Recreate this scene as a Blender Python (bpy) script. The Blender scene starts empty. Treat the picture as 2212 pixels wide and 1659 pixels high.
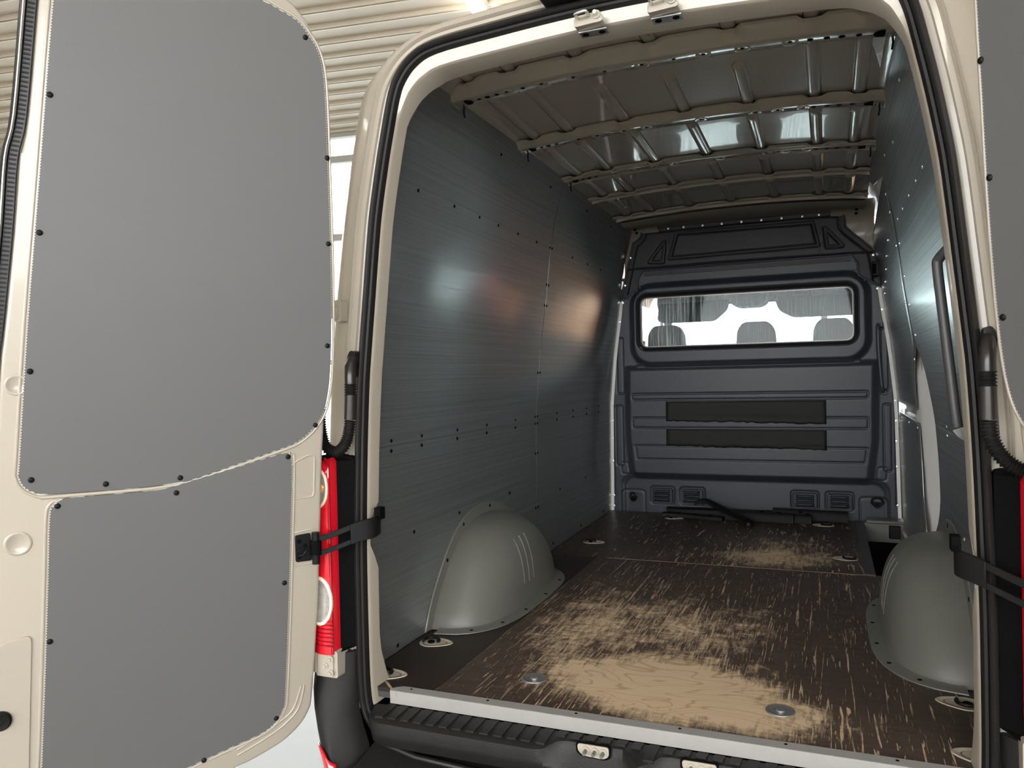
import bpy, bmesh, math, random
import numpy as np
from mathutils import Matrix, Vector
random.seed(7)
PI = math.pi
scene = bpy.context.scene
col = scene.collection

# ------------------------------------------------------------------ camera, sky, lamps, exposure
cam_data = bpy.data.cameras.new('camera')
cam_data.sensor_width = 36.0
cam_data.lens = 36.0 * 1688.6 / 2212.0
cam_data.clip_start = 0.02
cam = bpy.data.objects.new('camera', cam_data)
col.objects.link(cam)
def camera_axes(yaw, pitch, roll):
    d = Vector((-math.sin(yaw) * math.cos(pitch), math.cos(yaw) * math.cos(pitch), math.sin(pitch)))
    r0 = Vector((math.cos(yaw), math.sin(yaw), 0))
    u0 = r0.cross(d)
    c, s = math.cos(roll), math.sin(roll)
    return r0 * c + u0 * s, u0 * c - r0 * s, d
cr, cu, cd = camera_axes(0.3834, -0.0109, -0.0228)
cam.matrix_world = Matrix(((cr.x, cu.x, -cd.x, 0.4839), (cr.y, cu.y, -cd.y, -1.9874), (cr.z, cu.z, -cd.z, 0.9193), (0, 0, 0, 1)))
scene.camera = cam

world = bpy.data.worlds.new('overcast_sky')
scene.world = world
world.use_nodes = True
bg = world.node_tree.nodes['Background']
bg.inputs['Color'].default_value = (0.98, 0.985, 1.0, 1)
bg.inputs['Strength'].default_value = 8.0

LAMP_STRENGTH = 20.0          # ceiling battens of the workshop

scene.view_settings.view_transform = 'Standard'
scene.view_settings.look = 'None'
scene.view_settings.gamma = 1.0
scene.view_settings.use_curve_mapping = False
scene.view_settings.exposure = 0.58
scene.cycles.max_bounces = 10
scene.cycles.diffuse_bounces = 6
scene.cycles.glossy_bounces = 5
scene.cycles.transmission_bounces = 6
scene.cycles.transparent_max_bounces = 12
scene.cycles.sample_clamp_indirect = 6.0

# ------------------------------------------------------------------ helpers
def tag(o, label=None, cat=None, group=None, kind=None):
    if label: o['label'] = label
    if cat: o['category'] = cat
    if group: o['group'] = group
    if kind: o['kind'] = kind
    return o

def empty(name, loc, label, cat, group=None):
    o = bpy.data.objects.new(name, None)
    col.objects.link(o)
    o.location = loc
    o.empty_display_size = 0.05
    return tag(o, label, cat, group)

class MB:
    """collects verts and faces of one mesh, in world coordinates"""
    def __init__(s): s.v = []; s.f = []
    def add(s, verts, faces):
        k = len(s.v)
        s.v += [tuple(p) for p in verts]
        s.f += [tuple(i + k for i in f) for f in faces]
        return s
    def box(s, x0, x1, y0, y1, z0, z1):
        return s.add([(x0,y0,z0),(x1,y0,z0),(x1,y1,z0),(x0,y1,z0),(x0,y0,z1),(x1,y0,z1),(x1,y1,z1),(x0,y1,z1)],
                     [(0,3,2,1),(4,5,6,7),(0,1,5,4),(1,2,6,5),(2,3,7,6),(3,0,4,7)])
    def prism(s, poly, fn, w0, w1):
        n = len(poly)
        vs = [fn(a, b, w0) for a, b in poly] + [fn(a, b, w1) for a, b in poly]
        fs = [tuple(range(n - 1, -1, -1)), tuple(range(n, 2 * n))]
        fs += [(i, (i + 1) % n, n + (i + 1) % n, n + i) for i in range(n)]
        return s.add(vs, fs)
    def ring_prism(s, outer, inner, fn, w0, w1):
        n = len(outer)
        vs = [fn(a, b, w0) for a, b in outer] + [fn(a, b, w1) for a, b in outer] + [fn(a, b, w0) for a, b in inner] + [fn(a, b, w1) for a, b in inner]
        fs = []
        for i in range(n):
            j = (i + 1) % n
            fs += [(i, j, n + j, n + i), (2*n + j, 2*n + i, 3*n + i, 3*n + j), (n + i, n + j, 3*n + j, 3*n + i), (j, i, 2*n + i, 2*n + j)]
        return s.add(vs, fs)
    def grid(s, rows, close_u=False, close_v=False):
        nr, nc = len(rows), len(rows[0])
        vs = [p for r in rows for p in r]
        fs = []
        for i in range(nr if close_u else nr - 1):
            for j in range(nc if close_v else nc - 1):
                a, b = i, (i + 1) % nr
                c, d = j, (j + 1) % nc
                fs.append((a*nc + c, a*nc + d, b*nc + d, b*nc + c))
        return s.add(vs, fs)
    def tube(s, path, r, n=10, closed=False, caps=True, sy=1.0, up=None):
        P = [Vector(p) for p in path]
        m = len(P)
        rows = []
        nrm = None
        for i in range(m):
            a = P[(i - 1) % m] if (closed or i > 0) else P[i]
            b = P[(i + 1) % m] if (closed or i < m - 1) else P[i]
            t = (b - a).normalized()
            if nrm is None:
                ref = Vector(up) if up else (Vector((0, 0, 1)) if abs(t.z) < 0.9 else Vector((0, 1, 0)))
                nrm = (ref - t * ref.dot(t)).normalized()
            else:
                nrm = (nrm - t * nrm.dot(t)).normalized()
            bi = t.cross(nrm)
            rr = r(i / max(1, m - 1)) if callable(r) else (r[i] if isinstance(r, (list, tuple)) else r)
            rows.append([P[i] + nrm * (math.cos(2*PI*k/n) * rr) + bi * (math.sin(2*PI*k/n) * rr * sy) for k in range(n)])
        k0 = len(s.v)
        s.grid(rows, close_u=closed, close_v=True)
        if caps and not closed:
            s.f.append(tuple(k0 + i for i in range(n - 1, -1, -1)))
            s.f.append(tuple(k0 + (m - 1) * n + i for i in range(n)))
        return s
    def lathe(s, c, axis, prof, n=20, sx=1.0, sref=None):
        """prof: list of (radius, height along axis)"""
        ax = Vector(axis).normalized()
        ref = Vector(sref) if sref else (Vector((1, 0, 0)) if abs(ax.x) < 0.9 else Vector((0, 1, 0)))
        a = (ref - ax * ref.dot(ax)).normalized(); b = ax.cross(a)
        c = Vector(c)
        rows = [[c + ax * h + a * (math.cos(2*PI*k/n) * r * sx) + b * (math.sin(2*PI*k/n) * r) for k in range(n)] for r, h in prof]
        k0 = len(s.v)
        s.grid(rows, close_v=True)
        if prof[0][0] > 1e-6: s.f.append(tuple(k0 + i for i in range(n - 1, -1, -1)))
        if prof[-1][0] > 1e-6: s.f.append(tuple(k0 + (len(prof) - 1) * n + i for i in range(n)))
        return s
    def mirror_x(s):
        s.v = [(-x, y, z) for x, y, z in s.v]
        s.f = [tuple(reversed(f)) for f in s.f]
        return s

def put(name, mb, mat, parent=None, bev=0.0, seg=2, smooth=35, label=None, cat=None, group=None, kind=None, recalc=True, loc=None, sub=0):
    """links a mesh; verts are given in world coordinates and stored relative to the parent (or to loc)"""
    base = Vector((0, 0, 0))
    q = parent
    while q is not None:
        base += q.location; q = q.parent
    if parent is None and loc is not None: base = Vector(loc)
    me = bpy.data.meshes.new(name)
    me.from_pydata([(x - base.x, y - base.y, z - base.z) for x, y, z in mb.v], [], mb.f)
    if recalc:
        bm = bmesh.new(); bm.from_mesh(me)
        bmesh.ops.remove_doubles(bm, verts=bm.verts, dist=1e-6)
        bmesh.ops.recalc_face_normals(bm, faces=bm.faces)
        big = [f for f in bm.faces if len(f.verts) > 12]
        if big: bmesh.ops.triangulate(bm, faces=big, ngon_method='BEAUTY')
        bm.to_mesh(me); bm.free()
    me.update()
    if smooth:
        me.polygons.foreach_set('use_smooth', [True] * len(me.polygons))
        me.set_sharp_from_angle(angle=math.radians(smooth))
    me.materials.append(mat)
    o = bpy.data.objects.new(name, me)
    col.objects.link(o)
    if parent is not None: o.parent = parent
    elif loc is not None: o.location = loc
    if bev:
        m = o.modifiers.new('bevel', 'BEVEL'); m.width = bev; m.segments = seg; m.limit_method = 'ANGLE'; m.angle_limit = math.radians(38)
        m.harden_normals = False
    if sub:
        m = o.modifiers.new('sub', 'SUBSURF'); m.levels = sub; m.render_levels = sub
    return tag(o, label, cat, group, kind)

def copies(src, pts, parent, rot=None):
    """copies of a small part at world points, sharing its mesh; src itself takes the first point"""
    base = Vector((0, 0, 0)); q = parent
    while q is not None: base += q.location; q = q.parent
    out = []
    src.data.transform(Matrix.Translation(base))        # back to a mesh centred on its own origin
    for i, p in enumerate(pts):
        o = src if i == 0 else src.copy()
        if i: col.objects.link(o)
        o.parent = parent
        o.location = Vector(p) - base
        if rot is not None: o.rotation_euler = rot(p) if callable(rot) else rot
        out.append(o)
    return out

def lerp(a, b, t): return a + (b - a) * t
def interp(x, tab):
    if x <= tab[0][0]: return tab[0][1]
    for (a, u), (b, v) in zip(tab, tab[1:]):
        if x <= b: return u + (v - u) * (x - a) / (b - a)
    return tab[-1][1]
def fillet(poly, rad, n=6):
    """rounds the corners of a 2D polygon; rad a number or one per corner"""
    out = []; m = len(poly)
    for i in range(m):
        r = rad[i] if isinstance(rad, (list, tuple)) else rad
        p = np.array(poly[i], float); a = np.array(poly[i - 1], float); b = np.array(poly[(i + 1) % m], float)
        da, db = a - p, b - p
        la, lb = np.linalg.norm(da), np.linalg.norm(db)
        if r < 1e-6: out.append(tuple(p)); continue
        t = min(r, la * .48, lb * .48)
        p0, p1 = p + da / la * t, p + db / lb * t
        for k in range(n + 1):
            s = k / n
            q = p0 * (1 - s)**2 + p * (2 * s * (1 - s)) + p1 * s * s
            out.append((float(q[0]), float(q[1])))
    return out
def spline(pts, n=6, closed=False):
    """Catmull-Rom through the points"""
    P = [Vector(p) for p in pts]; m = len(P); out = []
    for i in range(m if closed else m - 1):
        p0 = P[(i - 1) % m] if (closed or i > 0) else P[i]
        p1, p2 = P[i], P[(i + 1) % m]
        p3 = P[(i + 2) % m] if (closed or i + 2 < m) else p2
        for k in range(n):
            t = k / n
            out.append(0.5 * ((2 * p1) + (p2 - p0) * t + (2*p0 - 5*p1 + 4*p2 - p3) * t*t + (3*p1 - p0 - 3*p2 + p3) * t**3))
    if not closed: out.append(P[-1])
    return out
def rrect(x0, x1, z0, z1, r, n=6): return fillet([(x0, z0), (x1, z0), (x1, z1), (x0, z1)], r, n)

# ------------------------------------------------------------------ materials
def nd(nt, kind, **kw):
    n = nt.nodes.new(kind)
    for k, v in kw.items():
        if k in n.inputs: n.inputs[k].default_value = v
        else: setattr(n, k, v)
    return n
def mat(name, rgb, rough=0.5, metal=0.0, spec=0.5, coat=0.0, var=0.06, scale=8.0, bump=0.0, bscale=60.0, stretch=(1, 1, 1), emis=None, aniso=0.0, coat_rough=0.05):
    m = bpy.data.materials.new(name); m.use_nodes = True
    nt = m.node_tree; b = nt.nodes['Principled BSDF']
    b.inputs['Roughness'].default_value = rough; b.inputs['Metallic'].default_value = metal
    b.inputs['Specular IOR Level'].default_value = spec; b.inputs['Coat Weight'].default_value = coat
    b.inputs['Coat Roughness'].default_value = coat_rough
    tc = nd(nt, 'ShaderNodeTexCoord'); mp = nd(nt, 'ShaderNodeMapping'); mp.inputs['Scale'].default_value = stretch
    nt.links.new(tc.outputs['Object'], mp.inputs['Vector'])
    if var:
        nz = nd(nt, 'ShaderNodeTexNoise', Scale=scale, Detail=5.0, Roughness=0.6)
        nt.links.new(mp.outputs['Vector'], nz.inputs['Vector'])
        rp = nd(nt, 'ShaderNodeMix', data_type='RGBA')
        rp.inputs['A'].default_value = (*[c * (1 - var) for c in rgb], 1); rp.inputs['B'].default_value = (*[min(1, c * (1 + var)) for c in rgb], 1)
        nt.links.new(nz.outputs['Fac'], rp.inputs['Factor']); nt.links.new(rp.outputs['Result'], b.inputs['Base Color'])
    else: b.inputs['Base Color'].default_value = (*rgb, 1)
    if bump:
        n2 = nd(nt, 'ShaderNodeTexNoise', Scale=bscale, Detail=3.0)
        nt.links.new(mp.outputs['Vector'], n2.inputs['Vector'])
        bp = nd(nt, 'ShaderNodeBump', Strength=bump, Distance=0.004)
        nt.links.new(n2.outputs['Fac'], bp.inputs['Height']); nt.links.new(bp.outputs['Normal'], b.inputs['Normal'])
    if emis:
        b.inputs['Emission Color'].default_value = (*emis[0], 1); b.inputs['Emission Strength'].default_value = emis[1]
    return m

CREAM = mat('cream_body_paint', (0.375, 0.338, 0.273), 0.32, coat=0.35, var=0.03, scale=3)
ROOFP = mat('cream_primer_roof_paint', (0.31, 0.275, 0.215), 0.2, coat=0.9, var=0.05, scale=4, coat_rough=0.03)
DOORG = mat('grey_door_board', (0.099, 0.100, 0.098), 0.5, var=0.03, scale=4, bump=0.06, bscale=420)
SLATE = mat('slate_bulkhead_paint', (0.031, 0.034, 0.044), 0.42, spec=0.4, var=0.12, scale=5, bump=0.05, bscale=300)
SLATE2 = mat('charcoal_upper_bulkhead', (0.024, 0.025, 0.029), 0.55, var=0.1, scale=6, bump=0.1, bscale=350)
RUBBER = mat('black_rubber', (0.014, 0.013, 0.013), 0.36, spec=0.35, var=0.1, scale=20)
RUBBERD = mat('black_ribbed_rubber', (0.009, 0.0085, 0.008), 0.5, spec=0.25, var=0.1, scale=20)
BLACK = mat('black_plastic', (0.007, 0.007, 0.007), 0.45, spec=0.16, var=0.15, scale=15)
BLACKM = mat('black_matt_plastic', (0.004, 0.004, 0.004), 0.7, spec=0.03, var=0.1, scale=15)
BUMPER = mat('grained_dark_grey_plastic', (0.016, 0.0152, 0.014), 0.55, spec=0.22, var=0.16, scale=9, bump=0.15, bscale=500)
STEP = mat('worn_black_step_plastic', (0.012, 0.011, 0.010), 0.48, spec=0.3, var=0.35, scale=14, bump=0.2, bscale=260)
BRONZE = mat('dark_conduit_plastic', (0.020, 0.017, 0.015), 0.3, var=0.1, scale=10)
GREYPL = mat('grey_plastic_arch', (0.118, 0.119, 0.103), 0.38, var=0.1, scale=3.5, bump=0.05, bscale=400)
STEEL = mat('zinc_steel', (0.62, 0.62, 0.60), 0.3, metal=0.9, var=0.15, scale=30)
DARKST = mat('dark_worn_steel', (0.14, 0.14, 0.135), 0.4, metal=0.2, var=0.3, scale=40)
ALU = mat('white_scuffed_aluminium', (0.29, 0.28, 0.265), 0.4, var=0.10, scale=25, stretch=(1, 6, 1))
BEIGE = mat('beige_plastic_pan', (0.42, 0.37, 0.29), 0.5, var=0.1, scale=20)
PLY = mat('raw_plywood_edge', (0.40, 0.27, 0.15), 0.7, var=0.25, scale=30, stretch=(1, 1, 20))
TRIMG = mat('dark_grey_trim', (0.045, 0.045, 0.045), 0.45, var=0.1, scale=12)
SEATF = mat('grey_seat_fabric', (0.11, 0.106, 0.10), 0.85, var=0.15, scale=40, bump=0.2, bscale=400)
HEADL = mat('grey_headliner', (0.28, 0.30, 0.30), 0.9, var=0.06, scale=12)
VISOR = mat('grey_visor', (0.10, 0.115, 0.12), 0.85, var=0.1, scale=12)
HALLP = mat('cream_hall_sheet', (0.47, 0.415, 0.33), 0.42, spec=0.22, var=0.03, scale=1.2)
HALLF = mat('pale_concrete', (0.36, 0.35, 0.345), 0.6, var=0.10, scale=1.6, bump=0.05, bscale=20)
FRAMEC = mat('grey_window_frame', (0.32, 0.31, 0.28), 0.5, var=0.05)
BEAMC = mat('dark_steel_beam', (0.07, 0.065, 0.06), 0.5, var=0.1)
TRUCKR = mat('orange_truck_paint', (0.92, 0.27, 0.03), 0.35, coat=0.5, var=0.04)
TRUCKO = mat('red_box_paint', (0.85, 0.035, 0.04), 0.45, var=0.05)
TRUCKW = mat('white_truck_panel', (0.8, 0.8, 0.8), 0.4, var=0.04)
LAMPE = mat('lit_fluorescent_tube', (0.9, 0.9, 0.9), 0.4, var=0, emis=((1.0, 0.96, 0.90), LAMP_STRENGTH))
LAMPH = mat('white_lamp_housing', (0.80, 0.76, 0.70), 0.4, var=0.03)

def laminate(name, rgb):
    """grey laminate with fine horizontal brushing that smears reflections vertically"""
    m = bpy.data.materials.new(name); m.use_nodes = True
    nt = m.node_tree; b = nt.nodes['Principled BSDF']; L = nt.links.new
    tc = nd(nt, 'ShaderNodeTexCoord')
    mp = nd(nt, 'ShaderNodeMapping'); mp.inputs['Scale'].default_value = (1, 0.25, 90)
    L(tc.outputs['Object'], mp.inputs['Vector'])
    nz = nd(nt, 'ShaderNodeTexNoise', Scale=2.2, Detail=7.0, Roughness=0.7); L(mp.outputs['Vector'], nz.inputs['Vector'])
    mp2 = nd(nt, 'ShaderNodeMapping'); mp2.inputs['Scale'].default_value = (1, 1.6, 1.2)
    L(tc.outputs['Object'], mp2.inputs['Vector'])
    n2 = nd(nt, 'ShaderNodeTexNoise', Scale=1.4, Detail=4.0); L(mp2.outputs['Vector'], n2.inputs['Vector'])
    mr = nd(nt, 'ShaderNodeMapRange'); mr.inputs['From Min'].default_value = 0.3; mr.inputs['From Max'].default_value = 0.7
    mr.inputs['To Min'].default_value = 0.125; mr.inputs['To Max'].default_value = 0.20
    L(nz.outputs['Fac'], mr.inputs['Value']); L(mr.outputs['Result'], b.inputs['Roughness'])
    mx = nd(nt, 'ShaderNodeMix', data_type='RGBA')
    mx.inputs['A'].default_value = (*[c * .9 for c in rgb], 1); mx.inputs['B'].default_value = (*[c * 1.1 for c in rgb], 1)
    L(n2.outputs['Fac'], mx.inputs['Factor']); L(mx.outputs['Result'], b.inputs['Base Color'])
    b.inputs['Anisotropic'].default_value = 0.84; b.inputs['IOR'].default_value = 3.0
    b.inputs['Specular IOR Level'].default_value = 0.6
    tg = nd(nt, 'ShaderNodeCombineXYZ', Y=1.0)          # brushing runs along the van
    L(tg.outputs['Vector'], b.inputs['Tangent'])
    b.inputs['Anisotropic Rotation'].default_value = 0.25
    # second, wider smear where the brushing is coarse
    b2 = nd(nt, 'ShaderNodeBsdfPrincipled'); b2.inputs['Roughness'].default_value = 0.33
    for k in ('Specular IOR Level', 'IOR', 'Anisotropic Rotation'): b2.inputs[k].default_value = b.inputs[k].default_value
    b2.inputs['Anisotropic'].default_value = 0.97
    L(mx.outputs['Result'], b2.inputs['Base Color']); L(tg.outputs['Vector'], b2.inputs['Tangent'])
    m3 = nd(nt, 'ShaderNodeMapRange'); m3.inputs['From Min'].default_value = 0.36; m3.inputs['From Max'].default_value = 0.64
    m3.inputs['To Min'].default_value = 0.50; m3.inputs['To Max'].default_value = 0.74
    L(nz.outputs['Fac'], m3.inputs['Value'])
    ms = nd(nt, 'ShaderNodeMixShader'); L(m3.outputs['Result'], ms.inputs[0]); L(b.outputs[0], ms.inputs[1]); L(b2.outputs[0], ms.inputs[2])
    L(ms.outputs[0], nt.nodes['Material Output'].inputs['Surface'])
    return m
WALLG = laminate('brushed_grey_laminate', (0.095, 0.104, 0.106))
WALLG2 = laminate('grey_sheet_metal_lining', (0.08, 0.088, 0.09))

def glass(name, dirt=0.0, tint=(0.93, 0.97, 0.97)):
    m = bpy.data.materials.new(name); m.use_nodes = True
    nt = m.node_tree; L = nt.links.new
    out = nt.nodes['Material Output']; nt.nodes.remove(nt.nodes['Principled BSDF'])
    tr = nd(nt, 'ShaderNodeBsdfTransparent', Color=(*tint, 1))
    gl = nd(nt, 'ShaderNodeBsdfGlossy', Roughness=0.02)
    fr = nd(nt, 'ShaderNodeFresnel', IOR=1.22)
    mx = nd(nt, 'ShaderNodeMixShader'); L(fr.outputs[0], mx.inputs[0]); L(tr.outputs[0], mx.inputs[1]); L(gl.outputs[0], mx.inputs[2])
    last = mx
    if dirt:
        tc = nd(nt, 'ShaderNodeTexCoord'); mp = nd(nt, 'ShaderNodeMapping'); mp.inputs['Scale'].default_value = (95, 1, 1.6)
        L(tc.outputs['Object'], mp.inputs['Vector'])
        nz = nd(nt, 'ShaderNodeTexNoise', Scale=1.0, Detail=6.0, Roughness=0.65); L(mp.outputs['Vector'], nz.inputs['Vector'])
        mr = nd(nt, 'ShaderNodeMapRange'); mr.inputs['From Min'].default_value = 0.50; mr.inputs['From Max'].default_value = 0.72
        mr.inputs['To Min'].default_value = 0.015; mr.inputs['To Max'].default_value = dirt
        L(nz.outputs['Fac'], mr.inputs['Value'])
        df = nd(nt, 'ShaderNodeBsdfTranslucent', Color=(0.75, 0.8, 0.8, 1))
        m2 = nd(nt, 'ShaderNodeMixShader'); L(mr.outputs['Result'], m2.inputs[0]); L(mx.outputs[0], m2.inputs[1]); L(df.outputs[0], m2.inputs[2])
        last = m2
    L(last.outputs[0], out.inputs['Surface'])
    return m
GLASS = glass('clear_glass'); DIRTY = glass('streaked_glass', 0.7)

def lens(name, rgb, rough=0.08):
    m = mat(name, rgb, rough, coat=0.8, var=0.05, scale=30)
    return m
REDL = lens('red_lamp_lens', (0.62, 0.008, 0.02)); REDD = lens('dark_red_lens', (0.33, 0.004, 0.012))
CLEARL = mat('clear_reflector', (0.62, 0.60, 0.56), 0.15, metal=0.7, var=0.55, scale=38, bump=.6, bscale=60)
ROOFM = mat('dull_roof_header_paint', (0.20, 0.18, 0.14), 0.65, spec=0.3, var=0.08)
CREAM_LIT = mat('cream_paint_lightened', (0.85, 0.83, 0.78), 0.4, var=0.05)  # body cream lightened to stand in for light on pillar and flange edges
AMBER = lens('amber_bulb', (0.85, 0.30, 0.03)); RIMY = mat('cream_lamp_rim', (0.85, 0.78, 0.58), 0.25, var=0.03)

def board_edge(name):
    """edge of a hollow fluted plastic board: pale skin with dark flute mouths"""
    m = mat(name, (0.6, 0.6, 0.58), 0.6, var=0)
    nt = m.node_tree; b = nt.nodes['Principled BSDF']
    tc = nd(nt, 'ShaderNodeTexCoord'); wv = nd(nt, 'ShaderNodeTexWave', Scale=48.0, Distortion=1.5); wv.bands_direction = 'Z'
    nt.links.new(tc.outputs['Object'], wv.inputs['Vector'])
    cr_ = nd(nt, 'ShaderNodeValToRGB'); cr_.color_ramp.elements[0].position = 0.42; cr_.color_ramp.elements[1].position = 0.5
    cr_.color_ramp.elements[0].color = (0.02, 0.02, 0.02, 1); cr_.color_ramp.elements[1].color = (0.7, 0.7, 0.68, 1)
    nt.links.new(wv.outputs['Fac'], cr_.inputs['Fac']); nt.links.new(cr_.outputs['Color'], b.inputs['Base Color'])
    return m
FLUTE = board_edge('fluted_board_edge')

def floor_mat(name, wear_blobs, base_wear, scr):
    """dark phenolic film on plywood, worn through to the tan veneer where loads were dragged in"""
    m = bpy.data.materials.new(name); m.use_nodes = True
    nt = m.node_tree; b = nt.nodes['Principled BSDF']; L = nt.links.new
    tc = nd(nt, 'ShaderNodeTexCoord')
    def math_(op, a, c, clamp=False):
        n = nd(nt, 'ShaderNodeMath', operation=op); n.use_clamp = clamp
        for i, q in enumerate((a, c)):
            if q is None: continue
            if isinstance(q, (int, float)): n.inputs[i].default_value = q
            else: L(q, n.inputs[i])
        return n.outputs[0]
    def noise(sc, detail=5.0, rot=0.0, scale=1.0, rough=0.6, dist=0.0):
        mp = nd(nt, 'ShaderNodeMapping'); mp.inputs['Scale'].default_value = sc; mp.inputs['Rotation'].default_value = (0, 0, rot)
        L(tc.outputs['Object'], mp.inputs['Vector'])
        n = nd(nt, 'ShaderNodeTexNoise', Scale=scale, Detail=detail, Roughness=rough, Distortion=dist); L(mp.outputs['Vector'], n.inputs['Vector'])
        return n.outputs['Fac']
    def vmask(op, fac, lo, hi):
        mr = nd(nt, 'ShaderNodeMapRange'); mr.inputs['From Min'].default_value = lo; mr.inputs['From Max'].default_value = hi
        L(fac, mr.inputs['Value']); return mr.outputs['Result']
    # broad wear map: soft ellipses placed on the board
    tot = None
    for (cx, cy, rx, ry, amt) in wear_blobs:
        mp = nd(nt, 'ShaderNodeMapping'); mp.vector_type = 'TEXTURE'
        mp.inputs['Location'].default_value = (cx, cy, 0); mp.inputs['Scale'].default_value = (rx, ry, 1000)
        L(tc.outputs['Object'], mp.inputs['Vector'])
        ln = nd(nt, 'ShaderNodeVectorMath', operation='LENGTH'); L(mp.outputs['Vector'], ln.inputs[0])
        mr = nd(nt, 'ShaderNodeMapRange'); mr.interpolation_type = 'SMOOTHSTEP'
        mr.inputs['From Min'].default_value = 1.25; mr.inputs['From Max'].default_value = 0.25; mr.inputs['To Max'].default_value = amt
        L(ln.outputs['Value'], mr.inputs['Value'])
        tot = mr.outputs['Result'] if tot is None else math_('ADD', tot, mr.outputs['Result'])
    tot = math_('ADD', tot, base_wear)
    fine = noise((60, 9, 1), 6.0, 0.12, 1.0, 0.75)          # drag marks along the length
    fine2 = noise((9, 70, 1), 5.0, 0.05, 1.0, 0.7)           # scuffs across
    blot = noise((7, 7, 1), 7.0, 0.0, 1.0, 0.7, 0.6)
    h = math_('ADD', math_('MULTIPLY', fine, 0.5), math_('ADD', math_('MULTIPLY', blot, 0.5), math_('MULTIPLY', fine2, 0.25)))
    # worn where the height field falls below the wear level
    d = math_('SUBTRACT', math_('ADD', math_('MULTIPLY', tot, 0.75), 0.03), h)
    worn = vmask(None, d, -0.33, -0.17)
    # long scratches: stretched voronoi edges in three directions
    sc_out = None
    for (rot, sx, sy, th, seed) in scr:
        mp = nd(nt, 'ShaderNodeMapping'); mp.inputs['Scale'].default_value = (sx, sy, 1); mp.inputs['Rotation'].default_value = (0, 0, rot); mp.inputs['Location'].default_value = (seed, seed * 1.7, seed)
        L(tc.outputs['Object'], mp.inputs['Vector'])
        sn = nd(nt, 'ShaderNodeTexNoise', Scale=1.0, Detail=2.5, Roughness=0.5, Distortion=0.9); L(mp.outputs['Vector'], sn.inputs['Vector'])
        e2 = vmask(None, math_('ADD', sn.outputs['Fac'], math_('MULTIPLY', tot, 0.10)), th + .018, th + 0.045)
        sc_out = e2 if sc_out is None else math_('MAXIMUM', sc_out, e2)
    allw = math_('MAXIMUM', worn, math_('MULTIPLY', math_('MULTIPLY', sc_out, vmask(None, blot, 0.34, 0.52)), 0.75), True)
    # veneer colour with grain rings
    mpw = nd(nt, 'ShaderNodeMapping'); mpw.inputs['Scale'].default_value = (1.0, 2.2, 1); L(tc.outputs['Object'], mpw.inputs['Vector'])
    wn = nd(nt, 'ShaderNodeTexNoise', Scale=1.7, Detail=2.0, Distortion=0.8); L(mpw.outputs['Vector'], wn.inputs['Vector'])
    rings = math_('FRACT', math_('MULTIPLY', wn.outputs['Fac'], 22.0), None)
    ring_l = vmask(None, math_('ABSOLUTE', math_('SUBTRACT', rings, 0.5), None), 0.0, 0.12)
    wood = nd(nt, 'ShaderNodeMix', data_type='RGBA'); wood.inputs['A'].default_value = (0.40, 0.28, 0.165, 1); wood.inputs['B'].default_value = (0.56, 0.42, 0.27, 1)
    L(ring_l, wood.inputs['Factor'])
    film = nd(nt, 'ShaderNodeMix', data_type='RGBA'); film.inputs['A'].default_value = (0.022, 0.015, 0.012, 1); film.inputs['B'].default_value = (0.085, 0.060, 0.045, 1)
    L(vmask(None, math_('ADD', fine2, math_('MULTIPLY', tot, 0.7)), 0.35, 0.85), film.inputs['Factor'])
    mx = nd(nt, 'ShaderNodeMix', data_type='RGBA'); L(allw, mx.inputs['Factor']); L(film.outputs['Result'], mx.inputs['A']); L(wood.outputs['Result'], mx.inputs['B'])
    L(mx.outputs['Result'], b.inputs['Base Color'])
    rr = nd(nt, 'ShaderNodeMapRange'); b.inputs['Specular IOR Level'].default_value = 0.3; rr.inputs['To Min'].default_value = 0.42; rr.inputs['To Max'].default_value = 0.75; L(allw, rr.inputs['Value']); L(rr.outputs['Result'], b.inputs['Roughness'])
    bp = nd(nt, 'ShaderNodeBump', Strength=0.25, Distance=0.0015); bp.invert = True; L(allw, bp.inputs['Height']); L(bp.outputs['Normal'], b.inputs['Normal'])
    return m
SCR = [(0.06, 80, 2.6, 0.660, 1.0), (0.30, 90, 3.4, 0.675, 4.0), (-0.12, 70, 3.0, 0.665, 7.0), (0.7, 95, 6.0, 0.70, 9.0), (1.45, 80, 7.0, 0.69, 11.0), (0.15, 170, 9.0, 0.67, 13.0)]
FLOORM = floor_mat('worn_phenolic_ply', [(0.06, 0.24, 0.46, 0.29, 0.55), (-0.10, 0.70, 0.52, 0.55, 0.22), (0.1, 1.2, 0.75, 0.9, 0.17), (0.5, 0.10, 0.35, 0.22, 0.20), (-0.42, 0.6, 0.22, 1.2, 0.16)], 0.08, SCR)
FLOORD = floor_mat('dark_phenolic_ply', [(-0.5, 0.8, 0.12, 1.2, 0.02)], -0.30, [(0.1, 40, 6.0, 0.76, 3.0)])
FLOORF = floor_mat('scuffed_phenolic_ply', [(0.30, 2.26, 0.42, 0.44, 0.30), (-0.05, 1.92, 0.75, 0.26, 0.27), (0.3, 2.0, 0.4, 0.3, 0.10), (0.1, 2.4, .5, .5, .1)], 0.0, [(0.45, 48, 5.0, 0.645, 2.0), (-0.5, 50, 6.0, 0.665, 5.0), (1.35, 70, 5.0, 0.65, 8.0), (0.0, 55, 4.0, 0.66, 6.0)])
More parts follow.
